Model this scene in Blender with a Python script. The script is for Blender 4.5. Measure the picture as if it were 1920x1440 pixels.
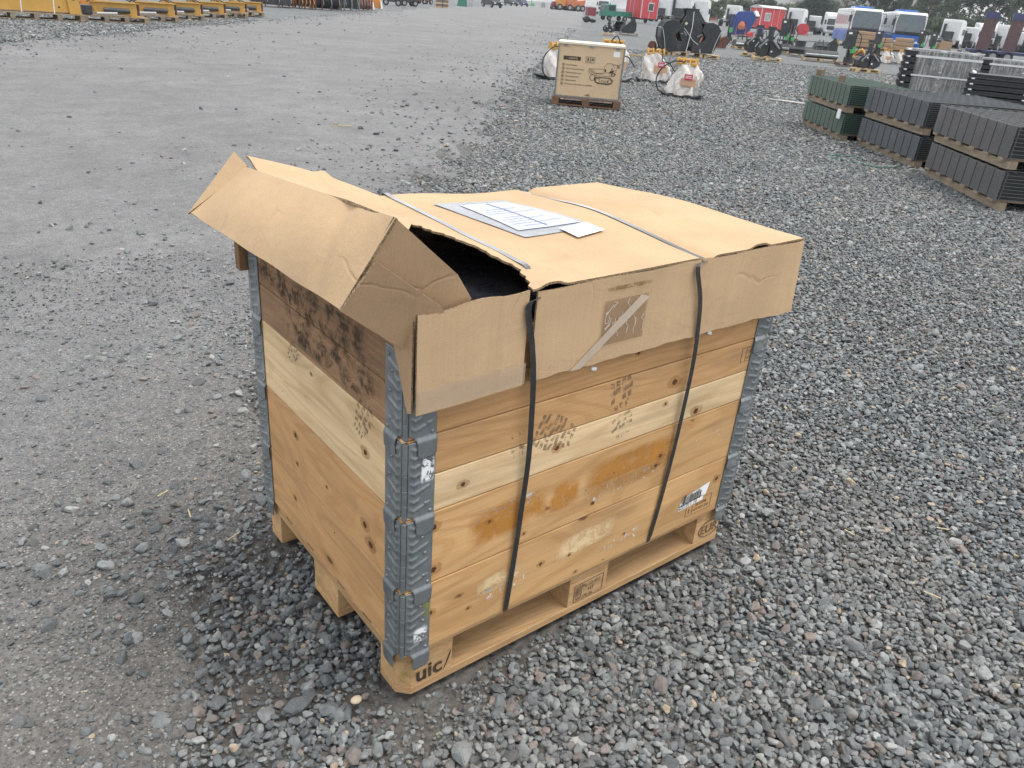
import bpy, bmesh, math, random
import numpy as np
from mathutils import Vector, Matrix, Euler
R = math.radians
random.seed(7); rng = np.random.default_rng(11)
scene = bpy.context.scene
for o in list(bpy.data.objects): bpy.data.objects.remove(o)
col = scene.collection

# ------------------------------------------------------------------ camera
F_PX = 1463.4
CAM = Vector((-0.69635, -1.15458, 1.51899))
ROT = Matrix(((0.7901263642354055, 0.21663270730550782, -0.5733852096676593),
              (-0.6083354668206747, 0.3916513623021626, -0.6903167173225143),
              (0.07502191911842268, 0.8942479972202043, 0.4412394260709739)))
cd = bpy.data.cameras.new('camera'); cam = bpy.data.objects.new('camera', cd); col.objects.link(cam)
cam.matrix_world = Matrix.Translation(CAM) @ ROT.to_4x4()
cd.sensor_width = 36; cd.lens = 36 * F_PX / 1920; cd.clip_start = 0.05; cd.clip_end = 4000
scene.camera = cam

# ------------------------------------------------------------------ light
SUN_EL, SUN_AZ = 70, -40                      # azimuth measured from +X towards +Y
w = bpy.data.worlds.new('World'); scene.world = w; w.use_nodes = True
nt = w.node_tree; nt.nodes.clear()
sky = nt.nodes.new('ShaderNodeTexSky'); sky.sky_type = 'NISHITA'; sky.sun_disc = False
sky.sun_elevation = R(SUN_EL); sky.sun_rotation = R(90 - SUN_AZ); sky.dust_density = 3.0; sky.air_density = 1.0; sky.ozone_density = 1.0
hs = nt.nodes.new('ShaderNodeHueSaturation'); hs.inputs['Saturation'].default_value = 0.42
tcw = nt.nodes.new('ShaderNodeTexCoord'); cn = nt.nodes.new('ShaderNodeTexNoise'); cn.inputs['Scale'].default_value = 3.2; cn.inputs['Detail'].default_value = 6
mpw = nt.nodes.new('ShaderNodeMapping'); mpw.inputs['Scale'].default_value = (1, 1, 2.6)
crw = nt.nodes.new('ShaderNodeValToRGB'); crw.color_ramp.elements[0].position = .35; crw.color_ramp.elements[1].position = .62
mxw = nt.nodes.new('ShaderNodeMixRGB'); mxw.inputs[2].default_value = (13.5, 13.6, 13.8, 1)
bg = nt.nodes.new('ShaderNodeBackground'); bg.inputs['Strength'].default_value = 0.112
ow = nt.nodes.new('ShaderNodeOutputWorld')
L = nt.links.new
L(sky.outputs[0], hs.inputs['Color']); L(tcw.outputs['Generated'], mpw.inputs[0]); L(mpw.outputs[0], cn.inputs['Vector'])
L(cn.outputs[0], crw.inputs[0]); L(crw.outputs[0], mxw.inputs[0]); L(hs.outputs[0], mxw.inputs[1]); L(mxw.outputs[0], bg.inputs[0]); L(bg.outputs[0], ow.inputs[0])
sd = bpy.data.lights.new('sun', 'SUN'); sd.energy = 1.5; sd.angle = R(24); sd.color = (1, .955, .88)
sun = bpy.data.objects.new('sun', sd); col.objects.link(sun)
sdir = Vector((math.cos(R(SUN_EL)) * math.cos(R(SUN_AZ)), math.cos(R(SUN_EL)) * math.sin(R(SUN_AZ)), math.sin(R(SUN_EL))))
sun.rotation_euler = sdir.to_track_quat('Z', 'Y').to_euler()
scene.view_settings.view_transform = 'Standard'; scene.view_settings.look = 'None'
scene.view_settings.exposure = 0.58; scene.view_settings.gamma = 1

# ------------------------------------------------------------------ where things stand
def G(u, v, z=0.0):
    """point of the yard at height z seen at photo pixel u, v"""
    d = ROT @ Vector((u - 960, -(v - 720), -F_PX))
    return CAM + d * ((z - CAM.z) / d.z)
def rotz_to_cam(p, yaw=0):
    """heading that turns a thing's front (-Y) to the camera, then yaws it"""
    return math.atan2(CAM.y - p.y, CAM.x - p.x) + math.pi / 2 + R(yaw)

# ------------------------------------------------------------------ mesh helpers
class MB:
    def __init__(s): s.v = []; s.f = []; s.w = []; s.t = []; s.M = None
    def add(s, vs, fs, wc=None, tint=0.0):
        n = len(s.v)
        for k, p in enumerate(vs):
            p = Vector(p); s.w.append(tuple(wc[k]) if wc else tuple(p)); s.t.append(tint)
            s.v.append(tuple(s.M @ p) if s.M else tuple(p))
        s.f += [tuple(n + i for i in f) for f in fs]; return s
    def box(s, x0, x1, y0, y1, z0, z1, axis=None, tint=0.0, off=None):
        vs = [(x, y, z) for z in (z0, z1) for y in (y0, y1) for x in (x0, x1)]
        fs = [(0, 2, 3, 1), (4, 5, 7, 6), (0, 1, 5, 4), (2, 6, 7, 3), (0, 4, 6, 2), (1, 3, 7, 5)]
        wc = None
        if axis is not None:
            if off is None: off = (random.uniform(0, 50), random.uniform(0, 50), random.uniform(0, 50))
            p = [(0, 1, 2), (1, 0, 2), (2, 0, 1)][axis]
            wc = [(v[p[0]] + off[0], v[p[1]] + off[1], v[p[2]] + off[2]) for v in vs]
        return s.add(vs, fs, wc, tint)
    def obx(s, c, size, rot=(0, 0, 0)):
        m = Euler(rot).to_matrix(); x, y, z = [a / 2 for a in size]
        vs = [m @ Vector((i * x, j * y, k * z)) + Vector(c) for k in (-1, 1) for j in (-1, 1) for i in (-1, 1)]
        return s.add(vs, [(0, 2, 3, 1), (4, 5, 7, 6), (0, 1, 5, 4), (2, 6, 7, 3), (0, 4, 6, 2), (1, 3, 7, 5)])
    def cyl(s, p0, p1, r0, r1=None, n=12, caps=True):
        p0 = Vector(p0); p1 = Vector(p1); r1 = r0 if r1 is None else r1
        d = (p1 - p0).normalized(); a = d.orthogonal().normalized(); b = d.cross(a)
        vs = []; 
        for p, r in ((p0, r0), (p1, r1)):
            vs += [p + (a * math.cos(2 * math.pi * i / n) + b * math.sin(2 * math.pi * i / n)) * r for i in range(n)]
        fs = [(i, (i + 1) % n, n + (i + 1) % n, n + i) for i in range(n)]
        if caps: fs += [tuple(range(n))[::-1], tuple(range(n, 2 * n))]
        return s.add(vs, fs)
    def tube(s, pts, r, n=6):
        pts = [Vector(p) for p in pts]; vs = []; prev = None
        for i, p in enumerate(pts):
            d = (pts[min(i + 1, len(pts) - 1)] - pts[max(i - 1, 0)]).normalized()
            a = d.orthogonal().normalized() if prev is None else (prev - d * prev.dot(d)).normalized()
            prev = a; b = d.cross(a); rr = r[i] if isinstance(r, (list, tuple)) else r
            vs += [p + (a * math.cos(2 * math.pi * k / n) + b * math.sin(2 * math.pi * k / n)) * rr for k in range(n)]
        fs = [(i * n + k, i * n + (k + 1) % n, (i + 1) * n + (k + 1) % n, (i + 1) * n + k) for i in range(len(pts) - 1) for k in range(n)]
        fs += [tuple(range(n))[::-1], tuple(range(len(vs) - n, len(vs)))]
        return s.add(vs, fs)
    def prism(s, pts, axis, a, b, wax=None, tint=0.0):
        """2D outline pts extruded along axis from a to b"""
        def P(p, t): return {'x': (t, p[0], p[1]), 'y': (p[0], t, p[1]), 'z': (p[0], p[1], t)}[axis]
        n = len(pts); vs = [P(p, a) for p in pts] + [P(p, b) for p in pts]
        fs = [(i, (i + 1) % n, n + (i + 1) % n, n + i) for i in range(n)] + [tuple(range(n))[::-1], tuple(range(n, 2 * n))]
        wc = None
        if wax is not None:
            off = [random.uniform(0, 50) for _ in range(3)]; q = [(0, 1, 2), (1, 0, 2), (2, 0, 1)][wax]
            wc = [(v[q[0]] + off[0], v[q[1]] + off[1], v[q[2]] + off[2]) for v in vs]
        return s.add(vs, fs, wc, tint)
    def ball(s, c, r, sc=(1, 1, 1), n=10, m=7, jit=0.0):
        vs = []; c = Vector(c)
        for i in range(m + 1):
            th = math.pi * i / m
            for k in range(n):
                ph = 2 * math.pi * k / n; j = 1 + random.uniform(-jit, jit)
                vs.append(c + Vector((math.sin(th) * math.cos(ph) * sc[0], math.sin(th) * math.sin(ph) * sc[1], math.cos(th) * sc[2])) * r * j)
        fs = [(i * n + k, (i + 1) * n + k, (i + 1) * n + (k + 1) % n, i * n + (k + 1) % n) for i in range(m) for k in range(n)]
        return s.add(vs, fs)
    def grid(s, fn, nu, nv, skip=None):
        n = len(s.v); vs = [fn(i / nu, j / nv) for j in range(nv + 1) for i in range(nu + 1)]
        fs = [(j * (nu + 1) + i, j * (nu + 1) + i + 1, (j + 1) * (nu + 1) + i + 1, (j + 1) * (nu + 1) + i)
              for j in range(nv) for i in range(nu) if not (skip and skip((i + .5) / nu, (j + .5) / nv))]
        return s.add(vs, fs)
    def poly(s, pts): return s.add(pts, [tuple(range(len(pts)))])
    def build(s, name, mat, parent=None, bevel=0, smooth=False, solid=0, seg=2, offs=0, fix=True, rim=None):
        me = bpy.data.meshes.new(name); me.from_pydata(s.v, [], s.f); me.materials.append(mat)
        at = me.attributes.new('wc', 'FLOAT_VECTOR', 'POINT'); at.data.foreach_set('vector', np.array(s.w, dtype=np.float32).ravel())
        at = me.attributes.new('tint', 'FLOAT', 'POINT'); at.data.foreach_set('value', np.array(s.t, dtype=np.float32))
        if fix:
            bm = bmesh.new(); bm.from_mesh(me); bmesh.ops.recalc_face_normals(bm, faces=bm.faces); bm.to_mesh(me); bm.free()
        o = bpy.data.objects.new(name, me); col.objects.link(o)
        if parent: o.parent = parent
        if smooth: me.polygons.foreach_set('use_smooth', [True] * len(me.polygons))
        if solid:
            m = o.modifiers.new('thickness', 'SOLIDIFY'); m.thickness = solid; m.offset = offs
            if rim: me.materials.append(rim); m.material_offset_rim = 1; e_ = o.modifiers.new('crisp', 'EDGE_SPLIT'); e_.split_angle = R(38)
        if bevel:
            m = o.modifiers.new('edges', 'BEVEL'); m.width = bevel; m.segments = seg; m.limit_method = 'ANGLE'; m.angle_limit = R(40)
        return o

def thing(name, label, cat, loc=(0, 0, 0), rz=0, group=None):
    o = bpy.data.objects.new(name, None); col.objects.link(o); o.empty_display_size = .2
    o.location = loc; o.rotation_euler = (0, 0, rz); tag(o, label, cat, group); return o
def tag(o, label, cat, group=None):
    o['label'] = label; o['category'] = cat
    if group: o['group'] = group
    return o
def dup(root, loc, rz, label, group=None):
    r = root.copy(); col.objects.link(r); r.location = loc; r.rotation_euler = (0, 0, rz); r['label'] = label
    if group: r['group'] = group
    def rec(src, dst):
        for ch in [c for c in src.children]:
            c = ch.copy(); col.objects.link(c); c.parent = dst; rec(ch, c)
    rec(root, r); return r
def text(s, size, origin, xdir, ydir, mat, parent, name='lettering', lift=0.0004, align='LEFT', ext=.0002, bold=0.0):
    cu = bpy.data.curves.new(name, 'FONT'); cu.body = s; cu.size = size; cu.align_x = align; cu.extrude = ext; cu.offset = bold; cu.resolution_u = 3
    t = bpy.data.objects.new(name, cu); col.objects.link(t)
    dg = bpy.context.evaluated_depsgraph_get(); me = bpy.data.meshes.new_from_object(t.evaluated_get(dg))
    bpy.data.objects.remove(t); bpy.data.curves.remove(cu)
    x = Vector(xdir).normalized(); y = Vector(ydir); y = (y - x * y.dot(x)).normalized(); z = x.cross(y)
    M = Matrix((x, y, z)).transposed().to_4x4(); M.translation = Vector(origin) + z * lift
    me.transform(M); me.materials.clear(); me.materials.append(mat)
    o = bpy.data.objects.new(name, me); col.objects.link(o); o.parent = parent; return o

# ------------------------------------------------------------------ materials
MATS = {}
class NT:
    def __init__(s, name):
        s.m = bpy.data.materials.new(name); s.m.use_nodes = True; s.t = s.m.node_tree; s.b = s.t.nodes['Principled BSDF']; s.out = s.t.nodes['Material Output']
    def n(s, typ, **k):
        nd = s.t.nodes.new(typ)
        for a, b in k.items():
            if a.startswith('i_'):
                key = a[2:]; key = int(key) if key.isdigit() else key.replace('_', ' ')
                nd.inputs[key].default_value = b
            else: setattr(nd, a, b)
        return nd
    def l(s, a, b): s.t.links.new(a, b)
    def noise(s, vec, scale, detail=4, rough=.55, dist=0):
        nd = s.n('ShaderNodeTexNoise', i_Scale=scale, i_Detail=detail, i_Roughness=rough, i_Distortion=dist)
        if vec is not None: s.l(vec, nd.inputs['Vector'])
        return nd
    def ramp(s, fac, stops, interp='LINEAR'):
        nd = s.n('ShaderNodeValToRGB'); cr = nd.color_ramp; cr.interpolation = interp
        while len(cr.elements) < len(stops): cr.elements.new(.5)
        for e, (p, c) in zip(cr.elements, stops):
            e.position = p; e.color = (c, c, c, 1) if isinstance(c, (int, float)) else (*c, 1)
        s.l(fac, nd.inputs[0]); return nd.outputs[0]
    def mix(s, fac, a, b, mode='MIX'):
        nd = s.n('ShaderNodeMixRGB', blend_type=mode)
        for i, x in enumerate((fac, a, b)):
            if isinstance(x, (int, float)): nd.inputs[i].default_value = x if i == 0 else (x, x, x, 1)
            elif isinstance(x, tuple): nd.inputs[i].default_value = (*x, 1)
            else: s.l(x, nd.inputs[i])
        return nd.outputs[0]
    def math(s, op, a, b=0.0, clamp=False):
        nd = s.n('ShaderNodeMath', operation=op, use_clamp=clamp)
        for i, x in enumerate((a, b)):
            if isinstance(x, (int, float)): nd.inputs[i].default_value = x
            else: s.l(x, nd.inputs[i])
        return nd.outputs[0]
    def scale(s, vec, sc):
        nd = s.n('ShaderNodeMapping'); nd.inputs['Scale'].default_value = sc; s.l(vec, nd.inputs[0]); return nd.outputs[0]
    def bump(s, h, strength, dist=.01):
        nd = s.n('ShaderNodeBump', i_Strength=strength, i_Distance=dist); s.l(h, nd.inputs['Height']); s.l(nd.outputs[0], s.b.inputs['Normal']); return nd
    def set(s, **k):
        for a, b in k.items():
            sock = s.b.inputs[a.replace('_', ' ')]
            if hasattr(b, 'links') or hasattr(b, 'is_linked'): s.l(b, sock)
            else: sock.default_value = (*b, 1) if isinstance(b, tuple) and len(b) == 3 else b
        return s

def paint(name, c, rough=.5, metal=0.0, var=.25, dirt=(.12, .11, .10), dirt_amt=.25, scale=3.0, bump=.0):
    """painted / moulded surface: base colour, mottling, patches of dust and wear"""
    if name in MATS: return MATS[name]
    q = NT(name); tc = q.n('ShaderNodeTexCoord'); ob = tc.outputs['Object']
    n1 = q.noise(ob, scale, 6, .6); n2 = q.noise(ob, scale * 7, 3, .6)
    v = q.ramp(n1.outputs[0], [(.3, 1 - var), (.7, 1.0)]); base = q.mix(1.0, c, v, 'MULTIPLY')
    d = q.math('MULTIPLY', q.ramp(n1.outputs[0], [(.42, 0.0), (.72, 1.0)]), q.ramp(n2.outputs[0], [(.3, .3), (.7, 1.0)]))
    cc = q.mix(q.math('MULTIPLY', d, dirt_amt), base, dirt)
    rr = q.ramp(n2.outputs[0], [(.2, max(0, rough - .12)), (.8, min(1, rough + .12))])
    q.set(Base_Color=cc, Roughness=rr, Metallic=metal)
    if bump: q.bump(n2.outputs[0], bump)
    MATS[name] = q.m; return q.m

def wood_mat(name, c_light, c_dark, ring=.5, knots=True, stain=0.0, stain_c=(.05, .035, .025), rough=.72, gloss=False):
    if name in MATS: return MATS[name]
    q = NT(name); at = q.n('ShaderNodeAttribute', attribute_name='wc'); tn = q.n('ShaderNodeAttribute', attribute_name='tint')
    wv = at.outputs['Vector']
    stretched = q.scale(wv, (.28, 1.6, 1.6))
    big = q.noise(stretched, 3.4, 2.0, .35, .35)
    # contour lines of a stretched noise read as plain-sawn growth rings
    ringv = q.math('SINE', q.math('MULTIPLY', big.outputs[0], 95.0))
    ringr = q.ramp(q.math('MULTIPLY_ADD', ringv, .5), [(0, 0.0), (1, 1.0)])
    mad = q.n('ShaderNodeMath', operation='MULTIPLY_ADD'); q.l(ringv, mad.inputs[0]); mad.inputs[1].default_value = .5; mad.inputs[2].default_value = .5
    rr = q.ramp(mad.outputs[0], [(.0, 0.0), (.62, .12), (.92, 1.0), (1.0, .75)])
    fib = q.noise(q.scale(wv, (5, 260, 260)), 1.0, 3, .6)
    fib2 = q.noise(q.scale(wv, (1.2, 45, 45)), 1.0, 3, .6)
    patch = q.noise(q.scale(wv, (1.2, 3, 3)), 1.6, 4, .55)
    base = q.mix(q.math('MULTIPLY', rr, ring), c_light, c_dark)
    base = q.mix(q.ramp(fib.outputs[0], [(.35, .0), (.7, .22)]), base, tuple(a * .62 for a in c_dark))
    base = q.mix(1.0, base, q.ramp(fib2.outputs[0], [(.3, .86), (.7, 1.06)]), 'MULTIPLY')
    base = q.mix(1.0, base, q.ramp(patch.outputs[0], [(.3, .82), (.7, 1.08)]), 'MULTIPLY')
    if knots:
        vs = q.scale(wv, (3.4, 8.0, 8.0)); vo = q.n('ShaderNodeTexVoronoi', feature='F1'); vo.inputs['Scale'].default_value = 1.0; vo.inputs['Randomness'].default_value = 1
        nw = q.noise(wv, 30, 2); 
        add = q.n('ShaderNodeMixRGB', blend_type='ADD'); add.inputs[0].default_value = .08; q.l(vs, add.inputs[1]); q.l(nw.outputs[1], add.inputs[2]); q.l(add.outputs[0], vo.inputs['Vector'])
        wn = q.n('ShaderNodeTexWhiteNoise'); q.l(vo.outputs['Position'], wn.inputs['Vector'])
        keep = q.ramp(wn.outputs['Value'], [(.0, 0.0), (.25, 0.0), (.26, 1.0)], 'CONSTANT')
        core = q.math('MULTIPLY', q.ramp(vo.outputs['Distance'], [(.0, 1.0), (.055, 1.0), (.085, 0.0)]), keep)
        halo = q.math('MULTIPLY', q.ramp(vo.outputs['Distance'], [(.05, .55), (.22, 0.0)]), keep)
        base = q.mix(halo, base, tuple(a * .8 for a in c_dark)); base = q.mix(q.math('MULTIPLY', core, .88), base, (.09, .035, .015))
    t = q.ramp(tn.outputs['Fac'], [(0, (.72, .66, .60)), (.5, (1, 1, 1)), (1, (1.0, 1.0, 1.0))])
    base = q.mix(1.0, base, t, 'MULTIPLY')
    # dirt rubbed into the grain
    g1 = q.noise(q.scale(wv, (1.5, 5, 5)), 2.2, 5, .65); dm = q.ramp(g1.outputs[0], [(.52, 0.0), (.75, .35)])
    base = q.mix(dm, base, (.20, .14, .09))
    if stain:
        s1 = q.noise(q.scale(wv, (.8, 5.5, 5.5)), 2.5, 8, .78, .3); s2 = q.noise(q.scale(wv, (9, 40, 40)), 1.5, 4, .7)
        sm = q.math('MULTIPLY', q.ramp(s1.outputs[0], [(.42, 0.0), (.6, 1.0)]), q.ramp(s2.outputs[0], [(.3, .25), (.6, 1.0)]))
        base = q.mix(q.math('MULTIPLY', sm, stain), base, stain_c)
    q.set(Base_Color=base, Roughness=rough)
    q.b.inputs['Specular IOR Level'].default_value = .3
    bh = q.math('ADD', fib.outputs[0], q.math('MULTIPLY', rr, .5)); q.bump(bh, .35, .0012)
    MATS[name] = q.m; return q.m

W_PINE = wood_mat('pine_orange', (.61, .375, .172), (.43, .22, .08), .42)
W_PINE2 = wood_mat('pine_brown', (.56, .335, .155), (.39, .195, .075), .36)
W_PALE = wood_mat('pine_pale', (.74, .555, .33), (.54, .34, .16), .4)
W_DARK = wood_mat('pine_weathered', (.36, .22, .12), (.24, .13, .06), .5, stain=.42, stain_c=(.06, .042, .03))
W_PALLET = wood_mat('pallet_wood', (.58, .375, .185), (.41, .23, .10), .45, knots=False, stain=.28, stain_c=(.16, .11, .07))
W_OLD = wood_mat('old_pallet_wood', (.34, .275, .20), (.22, .165, .11), .4, knots=False, stain=.5, stain_c=(.08, .07, .06))
W_NEW = wood_mat('fresh_pallet_wood', (.66, .50, .31), (.50, .35, .19), .35, knots=False)
W_BROWN = wood_mat('brown_pallet_wood', (.22, .13, .085), (.14, .08, .05), .4, knots=False, stain=.5)

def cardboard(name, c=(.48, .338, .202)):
    q = NT(name); tc = q.n('ShaderNodeTexCoord'); ob = tc.outputs['Object']
    flute = q.noise(q.scale(ob, (150, 150, 4)), 1.0, 2, .5); cloud = q.noise(ob, 3.0, 5, .6); fine = q.noise(ob, 420, 2, .7)
    crease = q.noise(q.scale(ob, (1.3, 1.3, 3)), 3.5, 5, .62, 1.2)
    b = q.mix(1.0, c, q.ramp(cloud.outputs[0], [(.3, .86), (.7, 1.06)]), 'MULTIPLY')
    b = q.mix(1.0, b, q.ramp(fine.outputs[0], [(.3, .90), (.7, 1.07)]), 'MULTIPLY')
    b = q.mix(1.0, b, q.ramp(flute.outputs[0], [(.3, .965), (.7, 1.02)]), 'MULTIPLY')
    sm = q.noise(ob, 6.5, 6, .7, .6); b = q.mix(q.ramp(sm.outputs[0], [(.58, 0.0), (.78, .30)]), b, (.30, .19, .11))
    # pressed crease lines, showing only here and there
    cv = q.n('ShaderNodeTexVoronoi', feature='DISTANCE_TO_EDGE'); cv.inputs['Scale'].default_value = 3.1; wob = q.noise(ob, 5, 3); wa = q.n('ShaderNodeMixRGB', blend_type='ADD'); wa.inputs[0].default_value = .12
    q.l(q.scale(ob, (1.0, .55, 1.3)), wa.inputs[1]); q.l(wob.outputs[1], wa.inputs[2]); q.l(wa.outputs[0], cv.inputs['Vector'])
    cm = q.noise(ob, 2.1, 3); cl = q.math('MULTIPLY', q.ramp(cv.outputs['Distance'], [(.0, 1.0), (.006, .6), (.016, 0.0)]), q.ramp(cm.outputs[0], [(.50, 0.0), (.60, 1.0)]))
    b = q.mix(q.math('MULTIPLY', cl, .30), b, (.28, .18, .10))
    q.set(Base_Color=b, Roughness=.82); q.b.inputs['Specular IOR Level'].default_value = .25
    h = q.math('ADD', q.math('MULTIPLY', flute.outputs[0], .35), q.math('ADD', q.math('MULTIPLY', crease.outputs[0], 1.3), q.math('MULTIPLY', cl, -.8))); q.bump(h, .4, .004)
    return q.m
M_CARD = cardboard('cardboard'); M_CARD_SHADE = cardboard('cardboard_shaded', (.40, .27, .16))  # second one: darker copy of the same board, shade painted into its colour
def flute_mat():
    q = NT('corrugated_edge'); tc = q.n('ShaderNodeTexCoord'); n1 = q.noise(tc.outputs['Object'], 260, 3, .7)
    q.set(Base_Color=q.ramp(n1.outputs[0], [(.4, (.10, .065, .035)), (.6, (.34, .24, .14))]), Roughness=.9); q.bump(n1.outputs[0], .8, .003); return q.m
M_FLUTE = flute_mat()
def galv():
    q = NT('galvanised_steel'); tc = q.n('ShaderNodeTexCoord'); ob = tc.outputs['Object']
    n1 = q.noise(ob, 14, 6, .65); n2 = q.noise(q.scale(ob, (90, 90, 12)), 1, 4, .6); vo = q.n('ShaderNodeTexVoronoi'); vo.inputs['Scale'].default_value = 160; q.l(ob, vo.inputs['Vector'])
    b = q.ramp(n1.outputs[0], [(.25, (.14, .158, .165)), (.6, (.25, .272, .282)), (.8, (.44, .46, .47))])
    b = q.mix(q.ramp(n2.outputs[0], [(.45, 0.0), (.7, .35)]), b, (.16, .18, .19))
    b = q.mix(1.0, b, q.ramp(vo.outputs['Color'], [(0, .92), (1, 1.06)]), 'MULTIPLY')
    rust = q.noise(ob, 26, 5, .7); b = q.mix(q.ramp(rust.outputs[0], [(.68, 0.0), (.78, .5)]), b, (.16, .10, .06))
    q.set(Base_Color=b, Metallic=.55, Roughness=q.ramp(n2.outputs[0], [(.3, .32), (.7, .58)])); q.bump(n2.outputs[0], .15, .001); return q.m
M_GALV = galv()
M_STRAP = paint('black_strap', (.022, .022, .024), .22, var=.3, dirt_amt=.12)
M_STRAP.node_tree.nodes['Principled BSDF'].inputs['Coat Weight'].default_value = .8; M_STRAP.node_tree.nodes['Principled BSDF'].inputs['Coat Roughness'].default_value = .12
M_STRAPW = paint('white_strap', (.75, .76, .76), .4)
M_BLACK = paint('black_paint', (.022, .026, .030), .42, dirt_amt=.22, dirt=(.16, .15, .13))
M_BLACK2 = paint('black_steel', (.030, .036, .042), .5, dirt_amt=.3, dirt=(.18, .17, .15))
M_RUBBER = paint('rubber', (.022, .021, .020), .85, dirt_amt=.35)
M_YEL = paint('yellow_paint', (.56, .32, .065), .5, dirt_amt=.2, dirt=(.2, .13, .07))
M_YEL2 = paint('bright_yellow_paint', (.68, .42, .03), .5)
M_ORG = paint('orange_paint', (.62, .25, .05), .5, dirt_amt=.25)
M_ORG2 = paint('deep_orange_paint', (.55, .16, .06), .55)
M_WHITE = paint('white_paint', (.72, .73, .73), .4, dirt_amt=.12, dirt=(.4, .39, .36))
M_GREYP = paint('grey_paint', (.30, .31, .32), .5)
M_RED = paint('red_paint', (.50, .055, .065), .5, var=.12, dirt_amt=.1)
M_REDD = paint('dark_red_paint', (.22, .03, .045), .55)
M_BLUE = paint('blue_paint', (.035, .075, .30), .5, dirt_amt=.2)
M_BUSB = paint('bus_blue_paint', (.025, .14, .50), .35, dirt_amt=.08)
M_NAVY = paint('navy_paint', (.035, .045, .12), .5, dirt_amt=.25)
M_GREEN = paint('green_paint', (.035, .22, .15), .5)
M_LIME = paint('light_green_paint', (.08, .42, .14), .5)
M_PLY = paint('printed_plywood', (.62, .47, .30), .7, var=.14, dirt=(.20, .13, .07), dirt_amt=.35, scale=2.4)
M_INK = paint('black_ink', (.03, .025, .02), .7, dirt_amt=.5, dirt=(.3, .2, .1), scale=40)
M_INKF = paint('faded_ink', (.11, .07, .04), .75, dirt_amt=.7, dirt=(.35, .22, .10), scale=60)
M_PAPER = paint('paper', (.80, .81, .82), .6, var=.06, dirt_amt=.05)
M_GLASS = paint('dark_glass', (.05, .06, .07), .08, var=.3, dirt_amt=.1)
M_RUST = paint('rusty_steel', (.14, .055, .035), .85, dirt_amt=.4)
M_SCHUTE = paint('brown_wrap', (.42, .28, .16), .6, bump=.5)
# ================================================================== GROUND
def sdist(P, poly):
    """unsigned distance of points P (n,2) to a polyline"""
    best = np.full(len(P), 1e9)
    for a, b in zip(poly[:-1], poly[1:]):
        a = np.array(a); b = np.array(b); d = b - a; t = np.clip(((P - a) @ d) / (d @ d), 0, 1)
        best = np.minimum(best, np.linalg.norm(P - (a + t[:, None] * d), axis=1))
    return best
def inside(P, poly):
    x, y = P[:, 0], P[:, 1]; c = np.zeros(len(P), bool); n = len(poly)
    for i in range(n):
        x0, y0 = poly[i]; x1, y1 = poly[(i + 1) % n]
        k = (y0 > y) != (y1 > y)
        with np.errstate(divide='ignore', invalid='ignore'): xi = (x1 - x0) * (y - y0) / (y1 - y0 + 1e-12) + x0
        c ^= k & (x < xi)
    return c
_tab = rng.random((256, 256))
def vnoise(P, s):
    q = P / s; i = np.floor(q).astype(int); f = q - i; f = f * f * (3 - 2 * f)
    g = lambda a, b: _tab[(i[:, 0] + a) % 256, (i[:, 1] + b) % 256]
    return (g(0, 0) * (1 - f[:, 0]) + g(1, 0) * f[:, 0]) * (1 - f[:, 1]) + (g(0, 1) * (1 - f[:, 0]) + g(1, 1) * f[:, 0]) * f[:, 1]

def gp(u, v): p = G(u, v); return (p.x, p.y)
EDGE_R = [(-2.6, -2.2), (-1.25, -.7)] + [gp(*a) for a in [(320, 1440), (330, 1200), (400, 1040), (475, 880)]] + [(.35, 1.75)] + \
         [gp(*a) for a in [(745, 352), (860, 300), (915, 225), (975, 150), (1045, 95), (1092, 40), (1100, 14)]]
d_ = Vector(gp(1100, 14)) - Vector(gp(1092, 40)); d_.normalize()
far = Vector(EDGE_R[-1]) + d_ * 500; EDGE_R.append((far.x, far.y))
EDGE_L = [(-12, 10)] + [gp(*a) for a in [(-300, 110), (0, 80), (210, 62), (450, 40), (640, 26), (860, 12), (1000, 10)]]
far2 = Vector(EDGE_L[-1]) + d_ * 500; EDGE_L.append((far2.x, far2.y))
ROADP = EDGE_R + EDGE_L[::-1] + [(-14, -2)]
def road_sd(P):
    """positive on gravel, negative on the driven surface"""
    d = np.minimum(sdist(P, EDGE_R), sdist(P, EDGE_L)); return np.where(inside(P, ROADP), -d, d)

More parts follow.
